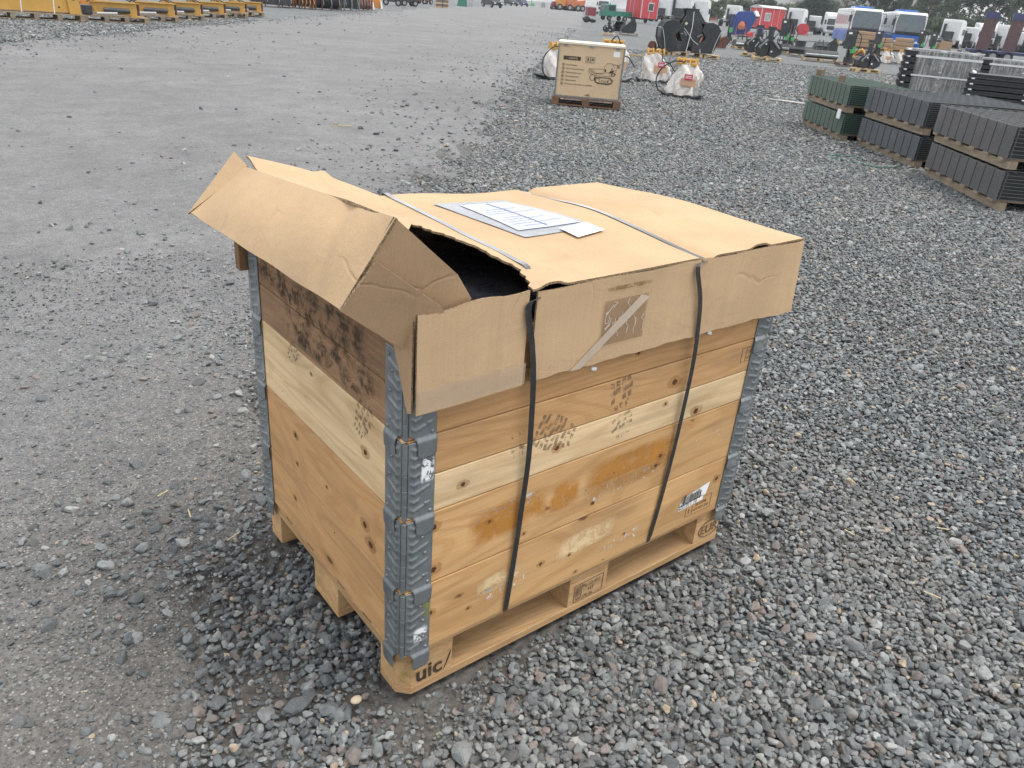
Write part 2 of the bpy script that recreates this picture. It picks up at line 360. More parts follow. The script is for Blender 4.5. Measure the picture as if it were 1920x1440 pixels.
STONE_STOPS = [(0.0, (.065, .075, .082)), (.07, (.090, .104, .113)), (.24, (.155, .174, .182)), (.46, (.218, .238, .243)), (.64, (.118, .136, .146)),
               (.76, (.27, .287, .287)), (.84, (.165, .145, .135)), (.90, (.225, .185, .170)), (.945, (.36, .37, .365)), (.988, (.42, .34, .24))]
def stone_mat():
    q = NT('stone'); oi = q.n('ShaderNodeObjectInfo'); tc = q.n('ShaderNodeTexCoord'); ge = q.n('ShaderNodeNewGeometry')
    add = q.n('ShaderNodeVectorMath', operation='ADD'); q.l(tc.outputs['Object'], add.inputs[0]); q.l(oi.outputs['Random'], add.inputs[1])
    c = q.ramp(oi.outputs['Random'], STONE_STOPS, 'CONSTANT')
    n1 = q.noise(add.outputs[0], 1.6, 6, .65); n2 = q.noise(add.outputs[0], 7, 5, .7)
    c = q.mix(1.0, c, q.ramp(n1.outputs[0], [(.28, .66), (.72, 1.25)]), 'MULTIPLY')
    c = q.mix(q.ramp(n2.outputs[0], [(.5, 0.0), (.78, .5)]), c, (.30, .30, .29))
    # dust from the driven side clings to stones lying among the fines
    dn = q.noise(ge.outputs['Position'], .9, 4, .6); dm = q.ramp(dn.outputs[0], [(.45, .03), (.7, .30)])
    c = q.mix(dm, c, (.235, .215, .19))
    q.set(Base_Color=c, Roughness=.55); q.b.inputs['Specular IOR Level'].default_value = .4; q.bump(n2.outputs[0], .35, .15); return q.m
M_STONE = stone_mat()
def ground_mat(kind):
    q = NT(kind + '_surface'); ge = q.n('ShaderNodeNewGeometry'); P = ge.outputs['Position']; at = q.n('ShaderNodeAttribute', attribute_name='sd'); sdv = at.outputs['Fac']
    big = q.noise(P, .35, 5, .55); mid = q.noise(P, 2.2, 6, .62); fine = q.noise(P, 60, 5, .7); grit = q.noise(P, 260, 2, .6)
    vo = q.n('ShaderNodeTexVoronoi'); vo.inputs['Scale'].default_value = 34; q.l(P, vo.inputs['Vector'])
    wn = q.n('ShaderNodeTexWhiteNoise'); q.l(vo.outputs['Color'], wn.inputs['Vector'])
    if kind == 'gravel':
        cell = q.ramp(wn.outputs['Value'], [(a, tuple(x * 1.12 for x in c)) for a, c in STONE_STOPS], 'CONSTANT')
        dark = q.ramp(vo.outputs['Distance'], [(.35, 1.0), (.75, .28)]); st = q.mix(1.0, cell, dark, 'MULTIPLY')
        fines = q.mix(q.ramp(fine.outputs[0], [(.35, 0.0), (.7, 1.0)]), (.050, .047, .044), (.135, .124, .11))
        cd_ = q.n('ShaderNodeVectorMath', operation='DISTANCE'); q.l(P, cd_.inputs[0]); cd_.inputs[1].default_value = (CAM.x, CAM.y, 0)
        near = q.ramp(q.math('MULTIPLY', cd_.outputs['Value'], .02), [(.10, 1.0), (.30, 0.0)])
        patch = q.ramp(mid.outputs[0], [(.52, 0.0), (.68, .6)])
        m = q.math('MAXIMUM', near, patch, True)
        c = q.mix(m, st, fines); c = q.mix(1.0, c, q.ramp(big.outputs[0], [(.3, .88), (.7, 1.1)]), 'MULTIPLY')
        h = q.math('MULTIPLY', vo.outputs['Distance'], -1.0); q.set(Base_Color=c, Roughness=.9); q.bump(h, .8, .02)
    else:
        # compacted dusty tarmac: grey binder, light chips, brownish mud towards the stones
        base = q.ramp(mid.outputs[0], [(.3, (.150, .151, .152)), (.7, (.215, .216, .217))])
        base = q.mix(1.0, base, q.ramp(big.outputs[0], [(.3, .84), (.7, 1.13)]), 'MULTIPLY')
        cdn = q.n('ShaderNodeVectorMath', operation='DISTANCE'); q.l(P, cdn.inputs[0]); cdn.inputs[1].default_value = (CAM.x, CAM.y, 0)
        mud = q.ramp(q.math('MULTIPLY_ADD', sdv, .28), [(0, 0.0), (1, 1.0)])
        ms = q.n('ShaderNodeMath', operation='MULTIPLY_ADD'); q.l(sdv, ms.inputs[0]); ms.inputs[1].default_value = .42; q.l(q.math('ADD', q.math('MULTIPLY', mid.outputs[0], .75), q.math('MULTIPLY', q.math('SUBTRACT', 3.6, cdn.outputs['Value']), .13)), ms.inputs[2])
        mud = q.ramp(ms.outputs[0], [(.12, 0.0), (.55, .8)])
        mudn = q.mix(q.ramp(fine.outputs[0], [(.3, 0.0), (.7, 1.0)]), (.095, .088, .080), (.19, .178, .163)); base = q.mix(mud, base, mudn)
        chips = q.n('ShaderNodeTexVoronoi'); chips.inputs['Scale'].default_value = 120; q.l(P, chips.inputs['Vector']); w2 = q.n('ShaderNodeTexWhiteNoise'); q.l(chips.outputs['Color'], w2.inputs['Vector'])
        cm = q.math('MULTIPLY', q.ramp(w2.outputs['Value'], [(.0, 0.0), (.80, 0.0), (.81, .85)], 'CONSTANT'), q.ramp(chips.outputs['Distance'], [(.3, 1.0), (.42, 0.0)]))
        base = q.mix(cm, base, (.36, .345, .32))
        cm2 = q.math('MULTIPLY', q.ramp(w2.outputs['Value'], [(.0, .8), (.22, 0.0)], 'CONSTANT'), q.ramp(chips.outputs['Distance'], [(.35, 1.0), (.5, 0.0)]))
        base = q.mix(cm2, base, (.065, .066, .068))
        base = q.mix(1.0, base, q.ramp(fine.outputs[0], [(.3, .72), (.7, 1.18)]), 'MULTIPLY'); sp_ = q.noise(P, 14, 6, .75); base = q.mix(1.0, base, q.ramp(sp_.outputs[0], [(.3, .76), (.7, 1.18)]), 'MULTIPLY')
        base = q.mix(1.0, base, q.ramp(grit.outputs[0], [(.3, .8), (.7, 1.15)]), 'MULTIPLY')
        h = q.math('ADD', q.math('MULTIPLY', fine.outputs[0], 1.5), q.math('SUBTRACT', grit.outputs[0], q.math('MULTIPLY', chips.outputs['Distance'], 1.0)))
        q.set(Base_Color=base, Roughness=.88); q.bump(h, .8, .006)
    return q.m
def polar_sheet(name, mat, z, keep=None, radii=None, na=220):
    radii = radii or [0.0] + list(np.geomspace(.3, 2500, 120)); cx, cy = CAM.x, CAM.y
    v = []; 
    for r in radii:
        for k in range(na):
            a = 2 * math.pi * k / na; v.append((cx + r * math.cos(a), cy + r * math.sin(a)))
    P = np.array(v); sd_ = road_sd(P); f = []
    for i in range(len(radii) - 1):
        for k in range(na):
            a = i * na + k; b = i * na + (k + 1) % na; f.append((a, b, b + na, a + na))
    if keep is not None: f = [q for q in f if keep(sd_[list(q)])]
    near_ = np.linalg.norm(P - np.array([cx, cy]), axis=1) < 14
    zz = z + (vnoise(P, 1.1) - .5) * .012 * near_ * np.clip(np.linalg.norm(P - np.array([.6, .4]), axis=1) - 1.1, 0, 1)
    me = bpy.data.meshes.new(name); me.from_pydata([(a[0], a[1], c) for a, c in zip(P, zz)], [], f); me.materials.append(mat)
    at = me.attributes.new('sd', 'FLOAT', 'POINT'); at.data.foreach_set('value', sd_.astype(np.float32))
    me.polygons.foreach_set('use_smooth', [True] * len(f))
    o = bpy.data.objects.new(name, me); col.objects.link(o); o['kind'] = 'structure'; return o
GZ = -.012
polar_sheet('ground', ground_mat('gravel'), GZ - .012)
# the driven surface: a sheet 4 mm+ above the gravel bed, its rim cut along the signed distance
def road_sheet():
    na = 420; radii = [0.0] + list(np.geomspace(.25, 2400, 230)); cx, cy = CAM.x, CAM.y
    bm = bmesh.new(); P = np.array([(cx + r * math.cos(2 * math.pi * k / na), cy + r * math.sin(2 * math.pi * k / na)) for r in radii for k in range(na)])
    d = np.linalg.norm(P - np.array([cx, cy]), axis=1)
    sd_ = road_sd(P); rag = (vnoise(P, .35) - .5) * .30 + (vnoise(P, .09) - .5) * .12; sdr = sd_ + rag * np.clip(d / 3, .6, 6) - .12
    zz = GZ + (vnoise(P, 1.1) - .5) * .010 * (d < 14)
    # sink the rim below the gravel bed so that the stones bury it
    zz = zz - np.clip((sdr + .10) / .10, 0, 1) * .03
    vs = [bm.verts.new((a[0], a[1], c)) for a, c in zip(P, zz)]
    for i in range(len(radii) - 1):
        for k in range(na):
            q = (i * na + k, i * na + (k + 1) % na, (i + 1) * na + (k + 1) % na, (i + 1) * na + k)
            if min(sdr[list(q)]) < .12: 
                try: bm.faces.new([vs[j] for j in q])
                except ValueError: pass
    me = bpy.data.meshes.new('road'); bm.verts.index_update()
    at_vals = sd_.astype(np.float32); bm.to_mesh(me); bm.free()
    at = me.attributes.new('sd', 'FLOAT', 'POINT'); at.data.foreach_set('value', at_vals); me.materials.append(ground_mat('road'))
    me.polygons.foreach_set('use_smooth', [True] * len(me.polygons))
    o = bpy.data.objects.new('road', me); col.objects.link(o); o['kind'] = 'structure'
road_sheet()

# ---- stones
src = bpy.data.collections.new('stone_shapes')          # never linked: only the source of the instances
def make_stone(k):
    r_ = random.Random(100 + k); bm = bmesh.new(); pts = []
    ax = (1.0, r_.uniform(.66, .95), r_.uniform(.42, .72)); n = r_.choice([12, 14, 17, 22, 30])
    for _ in range(n):
        v = Vector((r_.gauss(0, 1), r_.gauss(0, 1), r_.gauss(0, 1))).normalized() * r_.uniform(.86, 1.1)
        pts.append(bm.verts.new((v.x * ax[0], v.y * ax[1], v.z * ax[2])))
    res = bmesh.ops.convex_hull(bm, input=bm.verts)
    bmesh.ops.delete(bm, geom=[g for g in res['geom_interior'] if isinstance(g, bmesh.types.BMVert)], context='VERTS')
    bmesh.ops.dissolve_limit(bm, angle_limit=R(14), verts=bm.verts, edges=bm.edges)
    bmesh.ops.bevel(bm, geom=bm.edges[:], offset=r_.choice([.06, .09, .13]), segments=2, affect='EDGES', clamp_overlap=True)
    bmesh.ops.triangulate(bm, faces=[f for f in bm.faces if len(f.verts) > 4])
    me = bpy.data.meshes.new('stone'); bm.to_mesh(me); bm.free(); me.materials.append(M_STONE)
    me.polygons.foreach_set('use_smooth', [True] * len(me.polygons)); me.set_sharp_from_angle(angle=R(38))
    o = bpy.data.objects.new('stone_shape.%03d' % k, me); src.objects.link(o)
NS = 18
for k in range(NS): make_stone(k)
def scatter(name, P, r, z, flat=.35):
    n = len(P); me = bpy.data.meshes.new(name)
    co = np.zeros((n, 3), np.float32); co[:, :2] = P; co[:, 2] = z; me.vertices.add(n); me.vertices.foreach_set('co', co.ravel())
    rot = np.zeros((n, 3), np.float32); rot[:, 0] = rng.normal(0, flat, n); rot[:, 1] = rng.normal(0, flat, n); rot[:, 2] = rng.uniform(0, 6.28, n)
    sc = np.repeat(r[:, None], 3, 1).astype(np.float32) * rng.uniform(.85, 1.15, (n, 3)); 
    for nm, typ, dat, key in (('rot', 'FLOAT_VECTOR', rot, 'vector'), ('scl', 'FLOAT_VECTOR', sc.astype(np.float32), 'vector'), ('pick', 'INT', rng.integers(0, NS, n).astype(np.int32), 'value')):
        a = me.attributes.new(nm, typ, 'POINT'); a.data.foreach_set(key, dat.ravel())
    o = bpy.data.objects.new(name, me); col.objects.link(o); o['kind'] = 'stuff'
    ng = bpy.data.node_groups.new('scatter_' + name, 'GeometryNodeTree'); ng.interface.new_socket('Geometry', in_out='INPUT', socket_type='NodeSocketGeometry'); ng.interface.new_socket('Geometry', in_out='OUTPUT', socket_type='NodeSocketGeometry')
    N = ng.nodes.new; gi = N('NodeGroupInput'); go = N('NodeGroupOutput'); iop = N('GeometryNodeInstanceOnPoints'); ci = N('GeometryNodeCollectionInfo')
    ci.inputs['Collection'].default_value = src; ci.inputs['Separate Children'].default_value = True; ci.inputs['Reset Children'].default_value = True
    def na_(nm, t): q = N('GeometryNodeInputNamedAttribute'); q.data_type = t; q.inputs['Name'].default_value = nm; return q.outputs['Attribute']
    lk = ng.links.new; lk(gi.outputs[0], iop.inputs['Points']); lk(ci.outputs[0], iop.inputs['Instance']); iop.inputs['Pick Instance'].default_value = True
    lk(na_('pick', 'INT'), iop.inputs['Instance Index'])
    e2r = N('FunctionNodeEulerToRotation'); lk(na_('rot', 'FLOAT_VECTOR'), e2r.inputs[0]); lk(e2r.outputs[0], iop.inputs['Rotation'])
    lk(na_('scl', 'FLOAT_VECTOR'), iop.inputs['Scale']); lk(iop.outputs[0], go.inputs[0])
    m = o.modifiers.new('scatter', 'NODES'); m.node_group = ng; return o
AZ = math.atan2(.690, .573)
def band(r0, r1, sp, half=R(44), jit=.42):
    xs = np.arange(CAM.x - r1, CAM.x + r1, sp); ys = np.arange(CAM.y - r1, CAM.y + r1, sp * .87); X, Y = np.meshgrid(xs, ys); X[1::2] += sp / 2
    P = np.stack([X.ravel(), Y.ravel()], 1) ; P += rng.normal(0, sp * jit, P.shape)
    d = P - np.array([CAM.x, CAM.y]); r = np.linalg.norm(d, axis=1); a = (np.arctan2(d[:, 1], d[:, 0]) - AZ + math.pi) % (2 * math.pi) - math.pi
    return P[(r >= r0) & (r < r1) & ((np.abs(a) < half) | (r < 1.6))]
def off_pallet(P, m=.0):
    k = np.ones(len(P), bool)
    for y0, y1 in ((0, .1), (.3275, .4725), (.7, .8)):
        k &= ~((P[:, 0] > -m) & (P[:, 0] < 1.2 + m) & (P[:, 1] > y0 - m) & (P[:, 1] < y1 + m))
    return k
PS, RS, ZS = [], [], []
def emit(P, r, z): PS.append(P); RS.append(r); ZS.append(z)
BANDS = [(.0, 2.6, .0158, .0106), (2.6, 4.2, .0170, .0104), (4.2, 7, .0225, .0118), (7, 11, .030, .0148), (11, 19, .044, .020), (19, 36, .080, .031)]
for r0, r1, sp, rad in BANDS:
    for layer in (0, 1):
        P = band(r0, r1, sp * (1 if layer == 0 else 1.2), R(78) if r1 < 8 else (R(62) if r1 < 12 else R(50))); sd_ = road_sd(P)
        nz = vnoise(P, .8) * .55 + vnoise(P, .22) * .45
        patch = np.clip((.215 + .20 * np.exp(-np.abs(sd_ - .15) / .3) - nz) / .10, 0, 1)                       # thin places where the fines show
        prob = np.clip((sd_ + (vnoise(P, .5) - .5) * .5 + .12) / .34, 0, 1) * (1 - patch * (.55 if layer == 0 else .9))
        # the trodden strip along the road is thinner
        pass
        k = rng.random(len(P)) < prob; P = P[k]; patch = patch[k]
        r = rad * np.exp(rng.normal(0, .27, len(P))) * (1 - .3 * patch); bigm = rng.random(len(P)) < .03; r[bigm] *= rng.uniform(1.3, 1.9, bigm.sum()); r = np.minimum(r, rad * 2.6)
        z = GZ - .012 + r * rng.uniform(.0, .40, len(P)) + (0 if layer == 0 else rad * (.95 if r0 < 7 else .5))
        k = off_pallet(P, .008 if r0 < 3 else 0) ; P, r, z = P[k], r[k], z[k]
        under = (P[:, 0] > -.01) & (P[:, 0] < 1.21) & (P[:, 1] > -.01) & (P[:, 1] < .81); z = np.where(under, np.minimum(z, -.008), z)
        emit(P, r, z)
Pg = np.concatenate(PS); rg = np.concatenate(RS); zg = np.concatenate(ZS)
g1 = scatter('gravel', Pg, rg, zg); print('gravel', len(Pg))
# loose stones lying on the driven surface, thick near its edge and thin further out
PS, RS, ZS = [], [], []
for r0, r1, sp, rad in [(0, 4, .038, .0105), (4, 9, .075, .014), (9, 24, .13, .020), (24, 60, .3, .035)]:
    P = band(r0, r1, sp); sd_ = road_sd(P); nz = vnoise(P, .45) * .6 + vnoise(P, .15) * .4
    e = np.exp(np.minimum(sd_, 0) / (.62 + .35 * (r0 > 3))) * 1.15 * np.clip(nz * 2 - .42, 0, 1.2) + .022 * nz + (.26 * np.clip(nz * 2 - .6, 0, 1) * np.exp(np.minimum(sd_, 0) / 2.2) if r0 == 0 else 0)
    k = (sd_ < .1) & (rng.random(len(P)) < e); P = P[k]; r = rad * np.exp(rng.normal(-.1, .42, len(P))); r = np.minimum(r, .033 if r0 < 9 else .05)
    emit(P, r, GZ + r * .22)
P = np.concatenate(PS); k = off_pallet(P, .02); scatter('loose_stones', P[k], np.concatenate(RS)[k], np.concatenate(ZS)[k]); print('loose', len(P))
# grit between the stones and on the mud
PS, RS, ZS = [], [], []
for r0, r1, sp, rad in [(0, 2.7, .0125, .0034), (2.7, 5, .020, .0050)]:
    P = band(r0, r1, sp); sd_ = road_sd(P); nz = vnoise(P, .3) * .5 + vnoise(P, .08) * .5
    pr_ = np.where(sd_ < 0, .30 + .9 * np.exp(sd_ / .9) * nz, .62 * nz + .1); k = (rng.random(len(P)) < pr_) & (sd_ < 1.6); P = P[k]; r = rad * np.exp(rng.normal(0, .38, len(P)))
    emit(P, r, GZ + np.where(sd_[k] > .1, -.008, 0) + r * .2)
P = np.concatenate(PS); k = off_pallet(P, .01); scatter('grit', P[k], np.concatenate(RS)[k], np.concatenate(ZS)[k]); print('grit', len(P))
# ================================================================== THE CRATE
def chamf(x0, x1, y0, y1, c, corners):
    """rectangle outline with the named corners cut off ('a' x0y0, 'b' x1y0, 'c' x1y1, 'd' x0y1)"""
    p = []
    for k, (x, y) in zip('abcd', ((x0, y0), (x1, y0), (x1, y1), (x0, y1))):
        if k in corners:
            sx = 1 if x == x0 else -1; sy = 1 if y == y0 else -1
            a, b = (x, y + sy * c), (x + sx * c, y); p += [a, b] if k in 'ac' else [b, a]
        else: p.append((x, y))
    return p
def euro_pallet(name, label, mat, parts=True, loc=(0, 0, 0), rz=0, group=None, ch=.028):
    t = thing(name, label, 'pallet', loc, rz, group)
    ys = [(0, .1), (.3275, .4725), (.7, .8)]; xs = [(0, .145), (.5275, .6725), (1.055, 1.2)]
    if parts:
        for j, (y0, y1) in enumerate(ys):
            cn_ = {0: 'ab', 1: '', 2: 'cd'}[j]
            MB().prism(chamf(0, 1.2, y0, y1, ch, cn_), 'z', 0, .022, wax=0, tint=.42).build('base_board', mat, t, bevel=.0018)
            for i, (x0, x1) in enumerate(xs):
                c2 = {(0, 0): 'a', (2, 0): 'b', (2, 2): 'c', (0, 2): 'd'}.get((i, j), '')
                MB().prism(chamf(x0 + .0005, x1 - .0005, y0 + .001, y1 - .001, ch, c2), 'z', .022, .100, wax=0, tint=.5).build('block', mat, t, bevel=.0015)
        for i, (x0, x1) in enumerate(xs):
            c2 = {0: 'ad', 1: '', 2: 'bc'}[i]
            MB().prism(chamf(x0, x1, .001, .799, ch, c2), 'z', .100, .122, wax=1, tint=.3).build('cross_board', mat, t, bevel=.0015)
        for (y0, y1) in ((0, .145), (.1875, .2875), (.3275, .4725), (.5125, .6125), (.655, .8)):
            cn_ = 'ab' if y0 == 0 else ('cd' if y1 == .8 else '')
            MB().prism(chamf(.0, 1.2, y0 + .0005, y1, ch, cn_), 'z', .122, .144, wax=0, tint=.45).build('deck_board', mat, t, bevel=.0015)
    else:
        for (y0, y1) in ys:
            MB().box(0, 1.2, y0, y1, 0, .022, 0, .45).build('base_board', mat, t)
            m = MB(); [m.box(x0 + .001, x1 - .001, y0 + .001, y1 - .001, .022, .1, 0, .5) for x0, x1 in xs]; m.build('blocks', mat, t)
        m = MB(); [m.box(x0, x1, .002, .798, .1, .122, 1, .3) for x0, x1 in xs]; m.build('cross_boards', mat, t)
        m = MB(); [m.box(0, 1.2, y0, y1, .122, .144, 0, .5) for y0, y1 in ((0, .145), (.1875, .2875), (.3275, .4725), (.5125, .6125), (.655, .8))]; m.build('deck', mat, t)
    return t
pal = euro_pallet('pallet', 'clean orange wooden pallet under the strapped crate with stamped corner blocks', W_PALLET)
X, Z = (1, 0, 0), (0, 0, 1)
# block stamps
text('uic', .066, (.040, -.0002, .032), (1, 0, .02), Z, M_INK, pal, 'stamp', ext=.0001, bold=.0016)
m = MB(); m.tube([(.118, -.001, .030), (.128, -.001, .052), (.136, -.001, .075), (.139, -.001, .088)], [.0005, .0015, .0015, .0004], 5).build('stamp', M_INK, pal)
text('EUR', .046, (1.082, -.0002, .046), (1, 0, 0), (.25, 0, 1), M_INKF, pal, 'stamp', ext=.0001)
m = MB(); m.tube([(1.124 + .050 * math.cos(a), -.0006, .062 + .030 * math.sin(a)) for a in np.linspace(0, 2 * math.pi, 33)], .0011, 5).build('stamp', M_INKF, pal)
text('PL-12-423', .0165, (.578, .0002, .072), X, Z, M_INKF, pal, 'stamp', ext=.0001)
text('HT', .018, (.600, .0002, .052), X, Z, M_INKF, pal, 'stamp', ext=.0001)
text('003 378 /26', .013, (.556, .0002, .036), X, Z, M_INKF, pal, 'stamp', ext=.0001)
m = MB()
for a in ((.548, .032, .548, .090), (.548, .090, .656, .092), (.656, .092, .656, .034), (.656, .034, .548, .032), (.575, .046, .575, .090)):
    m.tube([(a[0], -.0002, a[1]), (a[2], -.0002, a[3])], .0007, 4)
for k in range(6): m.tube([(.552, -.0002, .05 + k * .006), (.571, -.0002, .053 + k * .006)], .0011, 4)
m.build('stamp', M_INKF, pal)

# ---- collars
CX0, CX1, CY0, CY1, CH = -.008, 1.185, -.012, .785, .1927
BT = .020
def plate_fn(w0, w1):
    """hinge half on a face: returns (w along the face, out from the face, z) with pressed ribs and the skirt that laps over the collar below"""
    def fn(u, v):
        w_ = w0 + (w1 - w0) * u; z = -.046 + (.188 + .046) * v; out = .0022
        if z < .004: out += .0048 * min(1, (.004 - z) / .010)
        if z < -.006: out -= .0020 * min(1, (-.006 - z) / .04)
        rr = (w_ - w0) / (w1 - w0)
        k = 0
        for zc in (.022, .043, .064, .085, .106, .127, .148, .169):
            ln = .88 if k % 2 == 0 else .50; k += 1
            zz = zc + abs(rr - .22) * .020 * (1 if rr > .22 else 2.2)
            if .05 < rr < ln: 
                e = min(1, (rr - .05) / .06, (ln - rr) / .10); out += .0026 * e * math.exp(-((z - zz) / .0032) ** 2)
        out += .0016 * math.exp(-((rr - .22) / .03) ** 2) * (1 if z > 0 else .4)
        return w_, out, z
    return fn
def plate_skip(u, v):
    z = -.046 + .234 * v
    if z < .010 and u < .30:
        return z < -.018 + .028 * math.sqrt(max(0, 1 - (u / .30) ** 2)) + .0 or z < -.02
    if z < -.038 and (u < .36 or u > .93): return True
    return False
def hinge(name, corner, parent):
    """corner: (x, y, sx, sy) the outer corner and the directions the two walls run"""
    x, y, sx, sy = corner; fn = plate_fn(.0075, .072); m = MB()
    def a(u, v): w_, o, z = fn(u, v); return (x + sx * w_, y - sy * o, z)
    def b(u, v): w_, o, z = fn(u, v); return (x - sx * o, y + sy * w_, z)
    m.grid(a, 26, 90, plate_skip); m.grid(b, 26, 90, plate_skip)
    for (w_, z) in ((.050, .034), (.053, .095), (.045, .140), (.060, .170), (.062, .012)):
        for f in (0, 1):
            c = Vector((x + sx * w_, y - sy * .0025, z)) if f == 0 else Vector((x - sx * .0025, y + sy * w_, z))
            n = Vector((0, -sy, 0)) if f == 0 else Vector((-sx, 0, 0))
            m.cyl(c, c + n * .0022, .0042, .0030, n=10)
    o = m.build(name, M_GALV, parent, smooth=True, solid=.0014, offs=0, fix=False)
    k = MB(); c = (x + sx * .004, y + sy * .004)
    for i in range(5):
        k.cyl((c[0], c[1], .004 + i * .0365), (c[0], c[1], .004 + i * .0365 + .0355), .0062, n=12)
    k.cyl((c[0], c[1], .0), (c[0], c[1], .187), .0030, n=8)
    k.build('knuckle', M_GALV, o, bevel=.0006, seg=1)
    return o
def collar(k, label, front, left):
    """front: list of (z0, z1, material, tint) boards of the long wall; left: same for the short wall"""
    t = thing('pallet_collar', label, 'pallet collar', (0, 0, .144 + k * CH), 0, 'wooden collars stacked on the pallet')
    g = .0012
    for (z0, z1, mt, ti) in front:
        MB().box(CX0 + .008, CX1 - .008, CY0, CY0 + BT, z0 + g, z1 - g, 0, ti).build('long_board', mt, t, bevel=.0022)
        MB().box(CX0 + .008, CX1 - .008, CY1 - BT, CY1, z0 + g, z1 - g, 0, ti).build('long_board', mt, t, bevel=.0022)
    for (z0, z1, mt, ti) in left:
        MB().box(CX0, CX0 + BT, CY0 + .008, CY1 - .008, z0 + g, z1 - g, 1, ti).build('short_board', mt, t, bevel=.0022)
        MB().box(CX1 - BT, CX1, CY0 + .008, CY1 - .008, z0 + g, z1 - g, 1, ti).build('short_board', mt, t, bevel=.0022)
    hinge('hinge', (CX0, CY0, 1, 1), t); hinge('hinge', (CX0, CY1, 1, -1), t)
    hinge('hinge', (CX1, CY0, -1, 1), t); hinge('hinge', (CX1, CY1, -1, -1), t)
    return t
col0 = collar(0, 'lowest wooden collar on the pallet, with the torn barcode label', [(0, CH, W_PINE, .5)], [(0, CH, W_PINE2, .6)])
col1 = collar(1, 'second wooden collar from the bottom, with amber tape residue on its long wall', [(0, CH, W_PINE, .58)], [(0, CH, W_PINE2, .45)])
col2 = collar(2, 'third wooden collar up, with a pale board and muddy boot prints', [(0, CH * .49, W_PALE, .6), (CH * .49, CH, W_PINE2, .5)], [(0, CH, W_PALE, .6)])
col3 = collar(3, 'topmost wooden collar, dark and mouldy on its short wall, under the cardboard lid', [(0, CH * .5, W_PINE2, .30), (CH * .5, CH, W_PINE2, .3)], [(0, CH * .52, W_DARK, .55), (CH * .52, CH, W_DARK, .3)])

# ---- marks on the collars: thin coats laid on the boards
def coat(name, c, alpha, rough=.5, scale=30, lo=.42, hi=.58, spec=.5, edge=True):
    q = NT(name); tc = q.n('ShaderNodeTexCoord'); n1 = q.noise(tc.outputs['Object'], scale, 6, .7, .5); uv = q.n('ShaderNodeAttribute', attribute_name='wc')
    sx = q.n('ShaderNodeSeparateXYZ'); q.l(uv.outputs['Vector'], sx.inputs[0])
    ed = q.math('MULTIPLY', q.math('MULTIPLY', sx.outputs[0], q.math('SUBTRACT', 1.0, sx.outputs[0])), q.math('MULTIPLY', sx.outputs[1], q.math('SUBTRACT', 1.0, sx.outputs[1])))
    ef = q.ramp(ed, [(.0, 0.0), (.03, 1.0)]) if edge else 1.0
    a = q.math('MULTIPLY', q.ramp(n1.outputs[0], [(lo, 0.0), (hi, 1.0)]), alpha); a = q.math('MULTIPLY', a, ef)
    n2 = q.noise(tc.outputs['Object'], 4, 4); cc = q.mix(1.0, c, q.ramp(n2.outputs[0], [(.3, .8), (.7, 1.1)]), 'MULTIPLY')
    q.set(Base_Color=cc, Roughness=rough, Alpha=a); q.b.inputs['Specular IOR Level'].default_value = spec; return q.m
C_MUD = coat('dried_mud', (.17, .125, .085), .5, .9, 55, .42, .52, .1, edge=False)
C_AMBER = coat('amber_tape_residue', (.52, .23, .035), .60, .35, 16, .30, .52)
C_PALE = coat('peeled_label_fibre', (.80, .62, .36), .75, .8, 18, .34, .56, .1)
C_WHITE = coat('tape_shreds', (.80, .78, .74), .9, .3, 60, .57, .60)
C_TAPE = coat('clear_tape', (.34, .22, .13), .5, .22, 5, .05, .2, .7, edge=False)
C_TAPE2 = coat('clear_tape_matt', (.56, .45, .33), .42, .4, 9, .05, .25, .5, edge=False)
C_MOSS = coat('yellow_green_paint_rub', (.36, .34, .05), .55, .8, 34, .4, .6)
C_SOOT = coat('dark_scuff', (.06, .045, .035), .7, .9, 26, .46, .62, .1)
C_PAINTW = coat('white_paint_splash', (.80, .82, .84), .95, .5, 30, .44, .47, .4)
def decal(parent, mat, quad, name='mark', n=1, lift=.0):
    """quad: 4 corners (bl, br, tr, tl) on a surface"""
    a, b, c, d = [Vector(p) for p in quad]; nn = (b - a).cross(d - a).normalized() * lift; m = MB(); vs = []; ws = []; fs = []
    for j in range(n + 1):
        for i in range(n + 1):
            u, v = i / n, j / n; vs.append((a * (1 - u) + b * u) * (1 - v) + (d * (1 - u) + c * u) * v + nn); ws.append((u, v, 0))
    for j in range(n):
        for i in range(n): k = j * (n + 1) + i; fs.append((k, k + 1, k + n + 2, k + n + 1))
    m.add(vs, fs, ws); return m.build(name, mat, parent, fix=False)
YF = CY0 - .0006; XF = CX0 - .0006
def fq(x0, x1, z0, z1, sk=0.0, y=YF): return [(x0, y, z0), (x1, y, z0 + sk), (x1, y, z1 + sk), (x0, y, z1)]
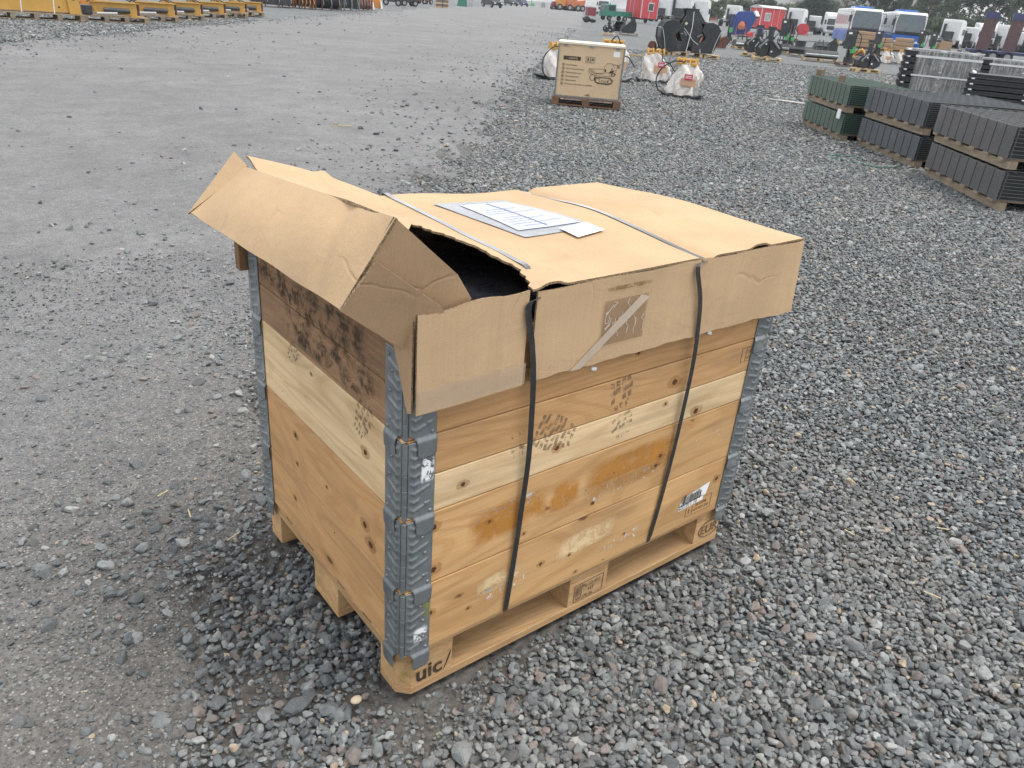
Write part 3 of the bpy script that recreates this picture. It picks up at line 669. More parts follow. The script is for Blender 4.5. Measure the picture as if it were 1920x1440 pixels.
def boot(parent, cx, cz, ln, wd, ang, rows=9, skipk=(), seed=1, face='f'):
    r_ = random.Random(seed); m = MB(); ca, sa = math.cos(ang), math.sin(ang)
    for i in range(rows):
        t = (i + .5) / rows; half = wd / 2 * (1 - .5 * abs(t - .62) ** 1.5 * 2) 
        if i in skipk: continue
        k = r_.choice([2, 3, 3, 4])
        for j in range(k):
            if r_.random() < .12: continue
            a0 = -half + 2 * half * j / k + .003; a1 = -half + 2 * half * (j + 1) / k - .003; b0 = -ln / 2 + ln * (i + .12) / rows; b1 = -ln / 2 + ln * (i + .82) / rows; sk = r_.uniform(-.004, .004)
            q = [(a0, b0 + sk), (a1, b0 - sk), (a1, b1 - sk), (a0, b1 + sk)]
            pts = [(cx + p * ca - s_ * sa, cz + p * sa + s_ * ca) for p, s_ in q]
            if face == 'f': m.add([(p, YF, s_) for p, s_ in pts], [(0, 1, 2, 3)])
            else: m.add([(XF, p, s_) for p, s_ in pts], [(0, 3, 2, 1)])
    m.build('boot_print', C_MUD, parent, fix=False)
boot(col2, .395, .098, .13, .10, 1.15, 9, (), 3)
boot(col2, .60, .150, .09, .085, .2, 4, (), 5)
boot(col2, .62, .055, .07, .08, .25, 5, (1,), 8)
boot(col2, .285, .100, .07, .05, .1, 4, (2,), 9)
boot(col2, 1.135, .070, .05, .045, .8, 4, (), 10)
boot(col2, .16, .165, .11, .075, .5, 6, (), 12, 's'); boot(col2, .52, .175, .07, .055, .8, 5, (), 13, 's')
decal(col1, C_AMBER, fq(.155, .40, .045, .150, .008)); decal(col1, C_AMBER, fq(.515, .86, .040, .165, .006)); decal(col1, C_AMBER, fq(.40, .50, .055, .14))
decal(col1, C_WHITE, fq(.48, .84, .035, .085, .01)); decal(col1, C_WHITE, fq(.17, .40, .11, .15)); decal(col1, C_WHITE, fq(.93, 1.0, .10, .125)); decal(col1, C_WHITE, fq(1.02, 1.07, .09, .12))
decal(col0, C_PALE, fq(.19, .34, .075, .135, .01)); decal(col0, C_PALE, fq(.44, .66, .075, .150, .012)); decal(col0, C_WHITE, fq(.18, .36, .06, .10)); decal(col0, C_WHITE, fq(.60, .78, .04, .08))
decal(col3, C_SOOT, [(XF, .76, .105), (XF, .09, .105), (XF, .09, .19), (XF, .76, .19)]); decal(col3, C_SOOT, [(XF, .60, .01), (XF, .08, .01), (XF, .08, .12), (XF, .60, .12)])
# torn barcode label on the lowest collar
lb = decal(col0, M_PAPER, fq(.925, 1.035, .060, .078, .006, YF - .0002), 'paper_label')
rr_ = random.Random(4); m = MB(); xx = .934
while xx < 1.022:
    wd = rr_.choice([.0010, .0016, .0026]); m.box(xx, xx + wd, YF - .0008, YF - .0006, .080 + rr_.uniform(-.003, .003), .108 + rr_.uniform(-.006, .006)); xx += wd + rr_.choice([.0009, .0015, .0022])
decal(col0, M_PAPER, [(.925, YF - .0002, .074), (1.045, YF - .0002, .082), (1.055, YF - .0002, .124), (.938, YF - .0002, .104)], 'paper_label')
m.build('barcode', M_INK, col0)
text('603.011.10', .0185, (.926, YF - .0003, .0625), (1, 0, .05), Z, M_INK, col0, 'lettering', ext=.0001)
text('SE-K096', .0150, (1.005, YF, .052), X, Z, M_INKF, col0, 'lettering', ext=.0001); text('HT KD DB', .0150, (1.000, YF, .034), X, Z, M_INKF, col0, 'lettering', ext=.0001)
m = MB()
for a in ((.965, .026, 1.078, .026), (1.078, .026, 1.078, .076), (1.078, .076, 1.048, .075), (.965, .026, .965, .058), (.993, .027, .993, .058)): m.tube([(a[0], YF, a[1]), (a[2], YF, a[3])], .0006, 4)
m.tube([(.979, YF, .034), (.979, YF, .052), (.975, YF, .048), (.983, YF, .045), (.975, YF, .042)], .0008, 4); m.build('stamp', M_INKF, col0)
text('LV-053', .014, (1.097, YF, .152), X, Z, M_INKF, col2, 'lettering', ext=.0001); text('HT', .013, (1.097, YF, .134), X, Z, M_INKF, col2, 'lettering', ext=.0001)
m = MB()
for a in ((1.072, .128, 1.146, .128), (1.146, .128, 1.146, .170), (1.146, .170, 1.072, .170), (1.072, .170, 1.072, .128), (1.092, .128, 1.092, .170)): m.tube([(a[0], YF, a[1]), (a[2], YF, a[3])], .0005, 4)
m.build('stamp', M_INKF, col2)
decal(col2, C_PAINTW, [(.024, CY0 - .0056, .085), (.062, CY0 - .0056, .085), (.062, CY0 - .0056, .150), (.030, CY0 - .0056, .150)])
decal(col0, C_PAINTW, [(.018, CY0 - .0056, .035), (.058, CY0 - .0056, .035), (.058, CY0 - .0056, .080), (.018, CY0 - .0056, .080)])
decal(col0, C_MOSS, [(.035, CY0 - .0056, .100), (.066, CY0 - .0056, .100), (.066, CY0 - .0056, .17), (.035, CY0 - .0056, .17)])
decal(pal, C_MOSS, [(.006, .022 - .0008, .030), (.022, .006 - .0008, .030), (.022, .006 - .0008, .075), (.006, .022 - .0008, .075)])
# little staples
for x_, z_ in ((.49, .050), (.90, .060)): MB().obx((x_, CY0 - .003, z_), (.016, .004, .008), (0, .3, 0)).build('paper_scrap', M_PAPER, col3)

# knots in the boards, each where the photo shows one
C_KNOT = coat('knot_heart', (.10, .042, .018), .95, .6, 90, .05, .25, .2, edge=False); C_HALO = coat('knot_halo', (.38, .19, .07), .32, .7, 40, .2, .5, .2, edge=False)
def knot(u, v, r, face, parent):
    ax, val = (1, YF) if face == 'f' else (0, XF)
    d = ROT @ Vector((u - 960, -(v - 720), -F_PX)); p = CAM + d * ((val - CAM[ax]) / d[ax]); p.z -= parent.location.z; rr = r * .8 / 1000; r_ = random.Random(int(u * 7 + v))
    for s_, mt, lf in ((2.1, C_HALO, .0002), (1.0, C_KNOT, .0004)):
        if s_ > 1 and r < 4: continue
        k = 14; pts = []
        for i in range(k):
            a = 2 * math.pi * i / k; q = rr * s_ * r_.uniform(.85, 1.12); da = math.cos(a) * q * (1.5 if s_ > 1 else 1.05); dz = math.sin(a) * q
            pts.append((p.x + da, YF - lf, p.z + dz) if face == 'f' else (XF - lf, p.y - da, p.z + dz))
        parent_mb = MB(); parent_mb.add(pts, [tuple(range(k))]); parent_mb.build('knot', mt, parent, fix=False)
def lvl(u, v, face):
    ax, val = (1, YF) if face == 'f' else (0, XF)
    d = ROT @ Vector((u - 960, -(v - 720), -F_PX)); z = (CAM + d * ((val - CAM[ax]) / d[ax])).z; return [col0, col1, col2, col3][max(0, min(3, int((z - .144) / CH)))]
for a, b, r in ((228, 432, 8), (235, 538, 5), (228, 668, 6), (345, 626, 4), (287, 203, 4), (490, 496, 9), (488, 768, 10), (510, 843, 11), (375, 798, 3), (185, 640, 2), (180, 268, 2)):
    u, v = 440 + a / 2, 600 + b / 2; knot(u, v, r, 's', lvl(u, v, 's'))
for a, b, r in ((390, 483, 7), (800, 325, 8), (505, 645, 5), (655, 697, 4), (757, 588, 4), (263, 670, 9), (260, 855, 10), (248, 1043, 7), (412, 1022, 4), (728, 830, 6), (852, 790, 4), (880, 862, 4), (955, 565, 4)):
    u, v = 700 + a / 2.322, 700 + b / 2.322; knot(u, v, r, 'f', lvl(u, v, 'f'))
for a, b, r in ((580, 350, 11), (680, 490, 11), (535, 455, 5), (510, 705, 8), (487, 752, 7), (182, 933, 4), (150, 873, 3), (287, 788, 3), (335, 1080, 4), (232, 1205, 3), (780, 815, 8), (405, 210, 5)):
    u, v = 1040 + a / 2.571, 580 + b / 2.571; knot(u, v, r, 'f', lvl(u, v, 'f'))

# ================================================================== CARDBOARD LID
lid = thing('cardboard_lid', 'torn brown cardboard lid strapped over the crate, left end ripped up', 'lid', (0, 0, 0))
def sm(x): x = max(0, min(1, x)); return x * x * (3 - 2 * x)
def H(x, y, s=1.0):
    a = np.array([[x, y]]); return float((vnoise(a + 7, .21) - .5) * .6 + (vnoise(a + 31, .07) - .5) * .12) * .006 * s
S2A, S2B = Vector((.815, -.03)), None
b_ = G(1000, 358, .985); S2B = Vector((b_.x, b_.y))
def strap2_x(y): t = (y + .03) / (S2B.y + .03); return S2A.x + (S2B.x - S2A.x) * t
BACK = .775
def torn_x(y):
    pts = [(-.03, .272), (.03, .300), (.08, .325), (.25, .285), (.40, .245), (.60, .30), (BACK, .37)]
    for (y0, x0), (y1, x1) in zip(pts[:-1], pts[1:]):
        if y <= y1: return x0 + (x1 - x0) * (y - y0) / (y1 - y0)
    return pts[-1][1]
def top_z(x, y):
    z = 1.002 - .022 * sm((y - .35) / .45) * sm((x - .40) / .35) + H(x, y)
    z += .028 * math.exp(-((x - .26) / .07) ** 2) * sm((y - .02) / .2) * sm((.62 - y) / .2)     # lifted along the tear
    z -= .012 * math.exp(-((x - strap2_x(y)) / .020) ** 2) * (.45 + .9 * abs((y - .37) / .4) ** 2)
    z += .010 * math.exp(-((x - 1.0) / .22) ** 2) * math.exp(-((y - .45) / .3) ** 2)
    if y < .0: z = min(z, 1.003)
    z += .009 * sm((.02 - y) / .05) * (math.exp(-((x - 1.02) / .035) ** 4) + math.exp(-((x - .325) / .03) ** 4))   # the slits gape at the front fold
    return z
def top_fn(u, v):
    y = -.030 + (BACK + .03) * (v ** 1.0); x0 = torn_x(y); j = .004 * math.sin(y * 190) + .003 * math.sin(y * 71) if u == 0 else 0
    x = x0 + j + (1.212 - x0) * u; return (x, y, top_z(x, y))
MB().grid(top_fn, 90, 70).build('top_panel', M_CARD, lid, smooth=True, solid=.005, offs=-1, rim=M_FLUTE)
def skirt(fn, nu=60, nv=14, name='skirt', mat=None): return MB().grid(fn, nu, nv).build(name, mat or M_CARD, lid, smooth=True, solid=.005, offs=0, rim=M_FLUTE)
def front_fn(u, v):
    x = .283 + (1.213 - .283) * u; z = .797 + .200 * v; y = -.031 + H(x, z * 2) * .6 + .004 * math.exp(-((x - .80) / .02) ** 2) * v
    y -= .010 * (1 - v) * (math.exp(-((x - 1.21) / .12) ** 2)) + .004 * math.exp(-((x - .92) / .006) ** 2)
    z += (.0014 * math.sin(x * 37) + .001 * math.sin(x * 91)) * (1 - v) + (0 if v < 1 else -.0015 * math.sin(x * 23)); return (x, y, z)
skirt(front_fn)
def right_fn(u, v):
    y = -.024 + (BACK + .02) * u; z = .797 + .197 * v + (top_z(1.21, y) - 1.0) * v; return (1.213 + .008 * (1 - v) * (1 - u) + H(y, z) * .6, y, z)
skirt(right_fn)
def back_fn(u, v):
    x = .38 + (1.205 - .38) * u; z = .79 + (top_z(x, BACK) - .79 - .004) * v; return (x, BACK + .004 + .010 * (1 - v) + H(x, z), z)
skirt(back_fn)
# left piece of the front skirt, cut loose under the strap
def loose_fn(u, v):
    x = -.002 + .262 * u; z = .794 + (.206 + .006 * u) * v - .004 * math.sin(u * 9) * v; y = -.033 - .006 * sm((1 - u) * 1.4) * (1 - v * .3) + H(x, z) * .6
    y -= .003 * math.exp(-((x - .195) / .006) ** 2) * (1 if v > .2 else v * 5); return (x, y, z)
skirt(loose_fn, 36, 14, 'loose_skirt')
def ret_fn(u, v):
    y = -.032 + (.055 * (.25 + .75 * v)) * u; return (-.006 - .022 * u * v, y, .797 + .205 * v - .006 * u)
skirt(ret_fn, 8, 12, 'folded_end', M_CARD_SHADE)
# the torn-up left end
P1 = Vector((-.058, -.055, 1.186)); P2 = Vector((-.004, .765, 1.104)); P3 = Vector((.014, .80, 1.123)); L1 = Vector((-.149, -.030, 1.033)); L2 = Vector((-.133, .81, .992))
def lerp(a, b, t): return a + (b - a) * t
def endA(u, v):
    hi = lerp(P1, P2, u); lo = lerp(L1, L2, u); p = lerp(lo, hi, v)
    n = Vector((-.8, 0, .6)); p = p + n * (H(u * .9, v * .2 + 3, 1.5) * sm(u * 8) + .010 * math.sin(v * 3.14) * sm(u * 5) * sm((1 - u) * 5) - .006 * math.exp(-((u - .12 - v * .1) / .03) ** 2))
    if v < .04: p.z += .0012 * math.sin(u * 21)
    return p
MB().grid(endA, 60, 20).build('torn_end', M_CARD, lid, smooth=True, solid=.005, offs=-1, rim=M_FLUTE)
SA = Vector((.240, .40, top_z(.245, .40))); SB = Vector((.37, BACK, top_z(.37, BACK)))
def ridgeB(u, v):
    a = lerp(P1, P2, v) + (P3 - P2) * sm((v - .86) / .14); y = lerp(SA.y, SB.y, v ** .9); b = Vector((torn_x(y) + .004, y, top_z(torn_x(y), y) + .001)); p = lerp(a, b, u)
    p.z += (-.026 + .036 * v) * math.sin(u * math.pi) + H(p.x, p.y, 1.6) + .012 * math.exp(-((u - .35 - v * .2) / .05) ** 2); return p
MB().grid(ridgeB, 34, 40).build('raised_panel', M_CARD, lid, smooth=True, solid=.005, offs=-1, rim=M_FLUTE)
# front flaps of the torn end, outer faces with their shade in the colour
fl = [Vector(p) for p in [(-.058, -.056, 1.186), (.096, -.020, 1.056), (.136, -.012, 1.000), (.10, -.008, .93), (-.009, -.004, .935), (-.130, -.036, 1.062), (-.096, -.046, 1.118)]]
def tri_sheet(pts, name, mat, off=Vector((0, 0, 0))):
    bm = bmesh.new(); vs = [bm.verts.new(p + off) for p in pts]; bm.faces.new(vs); bmesh.ops.triangulate(bm, faces=bm.faces[:]); bmesh.ops.subdivide_edges(bm, edges=bm.edges[:], cuts=5, use_grid_fill=True)
    for v in bm.verts: v.co.y += H(v.co.x, v.co.z * 2, 1.2) * .8
    me = bpy.data.meshes.new(name); bm.to_mesh(me); bm.free(); me.materials.append(mat); me.polygons.foreach_set('use_smooth', [True] * len(me.polygons))
    o = bpy.data.objects.new(name, me); col.objects.link(o); o.parent = lid; q = o.modifiers.new('thickness', 'SOLIDIFY'); q.thickness = .005; q.offset = 0; me.materials.append(M_FLUTE); q.material_offset_rim = 1; q = o.modifiers.new('crisp', 'EDGE_SPLIT'); q.split_angle = R(38); return o
tri_sheet(fl, 'inner_flap', M_CARD_SHADE, Vector((0, .006, 0)))
tri_sheet([Vector(p) for p in [(-.096, -.056, 1.118), (.046, -.040, 1.009), (.080, -.028, .965), (.02, -.014, .90), (-.009, -.010, .921), (-.150, -.032, 1.032)]], 'outer_flap', M_CARD_SHADE)
tri_sheet([Vector(p) for p in [(-.011, .81, 1.131), (.0, .755, 1.106), (-.066, .780, 1.048), (-.137, .806, .990)]], 'corner_fold', M_CARD)
# dark goods under the lid
def sag(u, v): x = .02 + 1.13 * u; y = .02 + .73 * v; return (x, y, .925 + H(x, y, 3.0) * 1.6)
tag(MB().grid(sag, 40, 30).build('black_liner', paint('black_film', (.012, .014, .022), .3, bump=.3), None, smooth=True), 'crumpled black plastic liner inside the crate, seen through the torn lid', 'liner')

# document pouch on the lid
def on_top(u, v, lift): p = G(u, v, 1.003); return Vector((p.x, p.y, top_z(p.x, p.y) + lift))
q4 = [on_top(985, 446, .0012), on_top(1118, 425, .0012), on_top(942, 367, .0012), on_top(812, 384, .0012)]
def quadfn(q, lift=0, wr=0.0):
    def f(u, v):
        p = lerp(lerp(q[0], q[1], u), lerp(q[3], q[2], u), v); p = Vector((p.x, p.y, top_z(p.x, p.y) + lift)); p.z += wr * (H(p.x * 3, p.y * 3, 1) + .003); return p
    return f
M_FILM = paint('grey_pouch_film', (.20, .21, .235), .22, var=.1, dirt_amt=0.0, bump=.25)
M_SHEET = paint('pouch_paper', (.36, .39, .49), .25, var=.08, dirt_amt=0.0)
pouch = MB().grid(quadfn(q4, .0016, .35), 30, 30).build('document_pouch', M_FILM, lid, smooth=True)
q5 = [on_top(972, 434, 0), on_top(1088, 419, 0), on_top(950, 373, 0), on_top(862, 386, 0)]
MB().grid(quadfn(q5, .0030, .40), 20, 20).build('paper', M_SHEET, pouch, smooth=True)
m = MB(); fn = quadfn(q5, .0040, .40); rr_ = random.Random(8)
for row in range(9):
    u0 = .08 + (.0 if row % 4 else .1); u1 = rr_.uniform(.45, .92)
    if row in (5,): continue
    m.tube([fn(u0 + (u1 - u0) * k / 5, .1 + row * .075) for k in range(6)], 0.0005, 3)
m.tube([fn(.5, .04 + .092 * k) for k in range(11)], .0009, 3); m.build('printed_lines', paint('pale_print', (.22, .25, .36), .5), pouch)
q6 = [on_top(1084, 448, 0), on_top(1133, 434, 0), on_top(1098, 420, 0), on_top(1048, 431, 0)]
lab = MB().grid(quadfn(q6, .0060), 6, 6).build('address_label', M_PAPER, lid, smooth=True)
m = MB(); fn = quadfn(q6, .0066); rr_ = random.Random(2)
for row in range(3):
    for k in range(9):
        a = fn(.1 + k * .085, .2 + row * .25); b = fn(.1 + k * .085 + .05, .2 + row * .25 + rr_.uniform(-.06, .06)); m.tube([a, b], .0006, 4)
m.build('handwriting', M_INKF, lab)
# clear tape patch and strips on the front of the lid
YL = -.0365
decal(lid, C_TAPE, [(.478, YL, .838), (.615, YL, .838), (.615, YL, .945), (.478, YL, .945)], 'tape_patch')
decal(lid, coat('pale_tape', (.60, .50, .39), .8, .35, 12, .1, .3, .5, edge=False), [(.392, YL - .0008, .796), (.425, YL - .0008, .796), (.618, YL - .0008, .935), (.590, YL - .0008, .945)], 'tape_strip')
m = MB(); rr_ = random.Random(9)
for k in range(14):
    x_ = .482 + rr_.random() * .128; z_ = .842 + rr_.random() * .09; pts = [(x_, YL - .0004, z_)]
    for j in range(4): pts.append((pts[-1][0] + rr_.uniform(-.010, .012), YL - .0004, pts[-1][2] + rr_.uniform(.002, .016)))
    m.tube([p for p in pts if .478 < p[0] < .615 and .838 < p[2] < .945] or pts[:1] * 2, .00035, 4)
m.build('tape_creases', M_PAPER, lid)
C_WET = coat('brown_scuff', (.26, .16, .07), .8, .8, 60, .42, .55, .1)
decal(lid, C_WET, [(.475, YL, .966), (.63, YL, .966), (.63, YL, .977), (.475, YL, .977)], 'scuff_mark')
decal(lid, C_TAPE2, [(.0, -.0445, .800), (.262, -.0405, .800), (.262, -.0405, .848), (.0, -.0445, .848)], 'tape_strip')

# ================================================================== STRAPS
def ribbon(pts, wd, side, name, label):
    """flat band along pts; side = its width direction per point"""
    m = MB(); vs = []
    for p, s in zip(pts, side): s = Vector(s).normalized() * wd / 2; vs += [Vector(p) - s, Vector(p) + s]
    m.add(vs, [(2 * i, 2 * i + 1, 2 * i + 3, 2 * i + 2) for i in range(len(pts) - 1)])
    o = m.build(name, M_STRAP, None, smooth=False, solid=.0012, offs=0); tag(o, label, 'strap', 'black straps round the crate'); return o
def front_path(px, y=-.040):
    out = []
    for (u, v, yy) in px:
        d = ROT @ Vector((u - 960, -(v - 720), -F_PX)); out.append(CAM + d * ((yy - CAM.y) / d.y))
    return out
def smooth_path(p, n=6):
    out = []
    for i in range(len(p) - 1):
        a = p[max(i - 1, 0)]; b = p[i]; c = p[i + 1]; d = p[min(i + 2, len(p) - 1)]
        for k in range(n):
            t = k / n; out.append(.5 * ((2 * b) + (c - a) * t + (2 * a - 5 * b + 4 * c - d) * t * t + (3 * b - a - 3 * c + d) * t ** 3))
    return out + [p[-1]]
top1 = [];
for k in range(14):
    t = k / 13; y = .79 - .71 * t; x = .395 + (.345 - .395) * t; top1.append(Vector((x, y, top_z(x, min(y, BACK)) + .002)))
top1 += [Vector((.322, .045, .990)), Vector((.300, .0, .985)), Vector((.287, -.034, .985))]
fr1 = front_path([(991, 575, -.042), (997, 640, -.042), (1000, 700, -.041), (998, 760, -.034), (991, 860, -.026), (977, 960, -.022), (962, 1060, -.019), (950, 1130, -.018), (947, 1146, -.010)])
bk = [Vector((.40, .802, .97)), Vector((.40, .81, .80)), Vector((.395, .80, .5)), Vector((.39, .79, .150))]
p = bk[::-1] + top1 + fr1; p = smooth_path(p, 4)
ribbon(p, .0150, [(1, 0, 0) if q.z < .98 else (1, .15, 0) for q in p], 'strap', 'black plastic strap at the torn end of the crate')
top2 = []
for k in range(16):
    t = k / 15; y = BACK + .01 - (BACK + .036) * t; x = strap2_x(y); top2.append(Vector((x, y, top_z(x, min(y, BACK)) + .003)))
fr2 = front_path([(1309, 500, -.040), (1313, 560, -.041), (1309, 615, -.040), (1300, 680, -.030), (1283, 760, -.025), (1262, 850, -.021), (1238, 940, -.018), (1222, 995, -.017), (1214, 1016, -.010)])
bk = [Vector((.90, .805, .96)), Vector((.89, .81, .80)), Vector((.88, .80, .5)), Vector((.87, .79, .150))]
p = smooth_path(bk[::-1] + top2 + fr2, 4)
ribbon(p, .0150, [(1, 0, 0)] * len(p), 'strap', 'black plastic strap across the middle of the lid, right of the document pouch')
# splinter and wooden handle block under the lid at the far corner
tag(MB().box(-.034, -.010, .775, .805, .838, .93, 2, .2).build('wood_batten', W_DARK, None, bevel=.003), 'short dark wooden batten sticking out behind the crate under the bent lid', 'batten')
# ================================================================== THE YARD
def spot(u, v): p = G(u, v); d_ = (p - CAM).length; p.z = GZ + min(.03, .0014 * d_); return p
# ---- wooden packing box with the tracked dumper drawing
p = spot(1098, 197); rz = rotz_to_cam(p, 0)
def small_pallet(name, label, mat, loc, rz, w=1.2, d=.8, h=.14, n=3, group=None, boards=5, cat='pallet'):
    """pallet centred on its base, its long side (w) facing the viewer"""
    t = thing(name, label, cat, loc, rz, group); x = w / 2; y = d / 2
    m = MB(); [m.box(-x, x, -y + d * j / boards + .015, -y + d * (j + 1) / boards - .015, h - .022, h, 0, .5) for j in range(boards)]; m.build('deck', mat, t)
    for i in range(n):
        cx = -x + .06 + (w - .12) * i / (n - 1); m = MB(); m.box(cx - .06, cx + .06, -y, y, h - .044, h - .023, 1, .4); 
        for j in (-y + .05, 0, y - .05): m.box(cx - .059, cx + .059, j - .05, j + .05, .021, h - .045, 0, .5)
        m.build('runner', mat, t)
    m = MB(); [m.box(-x, x, j - .05, j + .05, 0, .02, 0, .4) for j in (-y + .05, 0, y - .05)]; m.build('base_board', mat, t)
    return t
small_pallet('pallet', 'dark brown pallet under the printed plywood packing box', W_BROWN, p, rz, 1.14, .75, .13, 3)
bt = thing('packing_box', 'tan plywood box with a black line drawing of a tracked dumper', 'packing box', p + Vector((0, 0, .131)), rz)
m = MB(); m.box(-.52, .52, -.33, .33, .02, .80); m.build('panel', M_PLY, bt, bevel=.004)
m = MB(); m.box(-.54, .54, -.35, .35, .8005, .835); m.build('top_rim', paint('pale_wood_rim', (.76, .70, .55), .6), bt, bevel=.004)
m = MB(); m.box(-.535, .535, -.345, .345, 0, .0195)
for x_ in (-.53, .53): m.box(x_ - .012, x_ + .012, -.345, -.325, .02, .80)
m.build('steel_edge', M_GALV, bt)
for x_ in (-.42, 0, .42): MB().box(x_ - .03, x_ + .03, -.356, -.331, .775, .803).build('clip', M_GALV, bt)
A = (1, 0, 0)
FY = -.3315
m = MB(); m.box(-.44, -.16, FY - .001, FY, .565, .625); m.build('lettering_bar', M_INK, bt)
text('D500MS', .042, (-.355, FY - .0012, .580), A, Z, M_PLY, bt, ext=.0003)
for k, s in enumerate(['Mini Dumper', 'Mini Tracked Dumper', 'Miniraupendumper', 'Minirupsdumper', 'G\u0105sienicowy', 'Brouette motoris\u00e9e sur chenilles']):
    zz = .495 - k * .058; text(s, .034, (-.385, FY - .0008, zz - .012), A, Z, M_INK, bt, ext=.0004)
    m = MB(); m.tube([(-.43 + .021 * math.cos(a), FY - .001, zz + .021 * math.sin(a)) for a in np.linspace(0, 6.283, 13)], .0028, 4); m.box(-.438, -.422, FY - .001, FY, zz - .008, zz + .008); m.build('round_mark', M_INKF, bt)
m = MB()
def ln(m, *pts, r=.0032): m.tube([(a, FY - .001, b) for a, b in pts], r, 4)
for x0 in (-.075, .0):
    ln(m, (x0, .55), (x0 + .07, .55), (x0 + .07, .635), (x0, .635), (x0, .55))
m.box(-.05, -.03, FY - .001, FY, .565, .62); ln(m, (.015, .58), (.055, .605), (.035, .62), (.02, .6), (.05, .58), r=.006)
m.build('handling_mark', M_INK, bt)
m = MB()
ln(m, (-.005, .46), (.23, .47), (.23, .41), (.12, .40), (-.005, .46)); ln(m, (-.005, .46), (-.005, .40), (.11, .36), (.12, .40)); ln(m, (.11, .36), (.33, .37), (.33, .43), (.23, .41)); ln(m, (.0, .43), (.10, .39), (.22, .40)); 
ln(m, (.23, .45), (.24, .52), (.28, .56), (.36, .56), (.40, .50)); ln(m, (.36, .55), (.46, .545), (.48, .53)); ln(m, (.44, .50), (.49, .57), r=.005); ln(m, (.43, .55), (.48, .50), r=.005); ln(m, (.40, .37), (.44, .50)); ln(m, (.33, .37), (.41, .38), (.44, .42)); ln(m, (.34, .45), (.43, .40), r=.008); ln(m, (.36, .50), (.37, .38), r=.008); ln(m, (.32, .42), (.40, .46), r=.010)
tr = [(.10, .34), (.35, .345), (.40, .31), (.38, .26), (.33, .24), (.16, .245), (.11, .27), (.09, .31), (.10, .34)]; ln(m, *tr, r=.005); ln(m, *[(a * .9 + .025, b * .86 + .041) for a, b in tr])
for cx, cz, r_ in ((.15, .29, .035), (.23, .275, .022), (.29, .275, .022), (.345, .29, .03), (.06, .33, .045)): ln(m, *[(cx + r_ * math.cos(a), cz + r_ * math.sin(a)) for a in np.linspace(0, 6.283, 13)], r=.004)
m.box(.245, .27, FY - .001, FY, .43, .47); m.build('dumper_drawing', M_INK, bt)
m = MB(); m.box(.36, .46, FY - .001, FY, .665, .745); m.build('label', M_PAPER, bt)
m = MB(); ln(m, (-.03, .045), (.0, .06), (.01, .045), (.05, .045), r=.005); ln(m, (.0, .05), (.03, .07), r=.005); m.build('stamp', M_INK, bt)

# ---- film-wrapped hydraulic compactors
M_WRAP = paint('milky_film', (.72, .69, .66), .35, var=.22, dirt=(.45, .36, .28), dirt_amt=.5, scale=9, bump=.5)
def compactor(label, loc, rz, h=.68, seed=1, tagged=True, hose=1, group='film-wrapped compactors on the gravel'):
    r_ = random.Random(seed); t = thing('plate_compactor', label, 'compactor', loc, rz, group); s = h / .68
    m = MB(); m.box(-.34 * s, .34 * s, -.26 * s, .26 * s, 0, .025 * s); m.prism([(-.34 * s, 0), (-.42 * s, .06 * s), (-.40 * s, .08 * s), (-.30 * s, .03 * s)], 'y', -.24 * s, .24 * s); m.prism([(.34 * s, 0), (.30 * s, .03 * s), (.40 * s, .08 * s), (.42 * s, .06 * s)], 'y', -.24 * s, .24 * s); m.build('base_plate', M_BLACK2, t)
    def fn(u, v):
        a = 2 * math.pi * u; f = 1 + .16 * math.sin(a * 3 + seed + v * 3) + .05 * math.sin(a * 19 + v * 31) + .07 * math.sin(a * 7 + v * 9) + .05 * math.sin(a * 13 - v * 15)
        rx = (.31 * (1 - v) + .14 * v + .05 * math.sin(v * 3.1)) * s * f; ry = (.23 * (1 - v) + .12 * v) * s * f; c_ = .04 * s * math.sin(v * 4 + seed)
        return (c_ + rx * math.cos(a), ry * math.sin(a), (.03 + .56 * v ** .9 + .012 * math.sin(a * 5 + v * 20)) * s)
    MB().grid(fn, 44, 26).build('wrapping', M_WRAP, t, smooth=True)
    m = MB(); m.box(-.02 * s, .28 * s, -.235 * s, -.20 * s, .20 * s, .34 * s)
    for k in range(4): m.cyl((.02 * s + k * .075 * s, -.24 * s, .215 * s), (.02 * s + k * .075 * s, -.262 * s, .215 * s), .014 * s, n=6)
    m.build('mounting_plate', paint('peach_steel', (.62, .40, .26), .5), t)
    m = MB(); m.box(-.20 * s, .20 * s, -.10 * s, .10 * s, .56 * s, .60 * s)
    for x_ in (-.18, -.07, .07, .18):
        m.prism([(-.09 * s, .60 * s), (.09 * s, .60 * s), (.05 * s, .70 * s), (-.05 * s, .70 * s)], 'x', x_ * s - .016, x_ * s + .016)
    m.cyl((-.2 * s, 0, .655 * s), (.2 * s, 0, .655 * s), .028 * s, n=10); m.build('bracket', M_YEL, t)
    hp = smooth_path([Vector(q) * s for q in ([(-.02, -.10, .62), (-.22, -.20, .62), (-.42, -.24, .48), (-.50, -.26, .28), (-.44, -.27, .10), (-.30, -.26, .02)] if hose == 1 else [(-.04, -.05, .66), (.05, -.16, .76), (.13, -.18, .62), (.15, -.2, .45), (.30, -.26, .42), (.44, -.30, .26)])], 6)
    MB().tube(hp, .013, 6).build('hose', M_RUBBER, t, smooth=True)
    if tagged: 
        o = MB().box(.05 * s, .21 * s, -.262 * s, -.258 * s, .32 * s, .42 * s).build('warning_tag', paint('tag_red', (.62, .05, .09), .5), t)
        m = MB()
        for k in range(2): m.box(.07 * s, .19 * s, -.265 * s, -.2625 * s, (.38 - k * .03) * s, (.392 - k * .03) * s)
        m.build('lettering', M_PAPER, o)
    return t
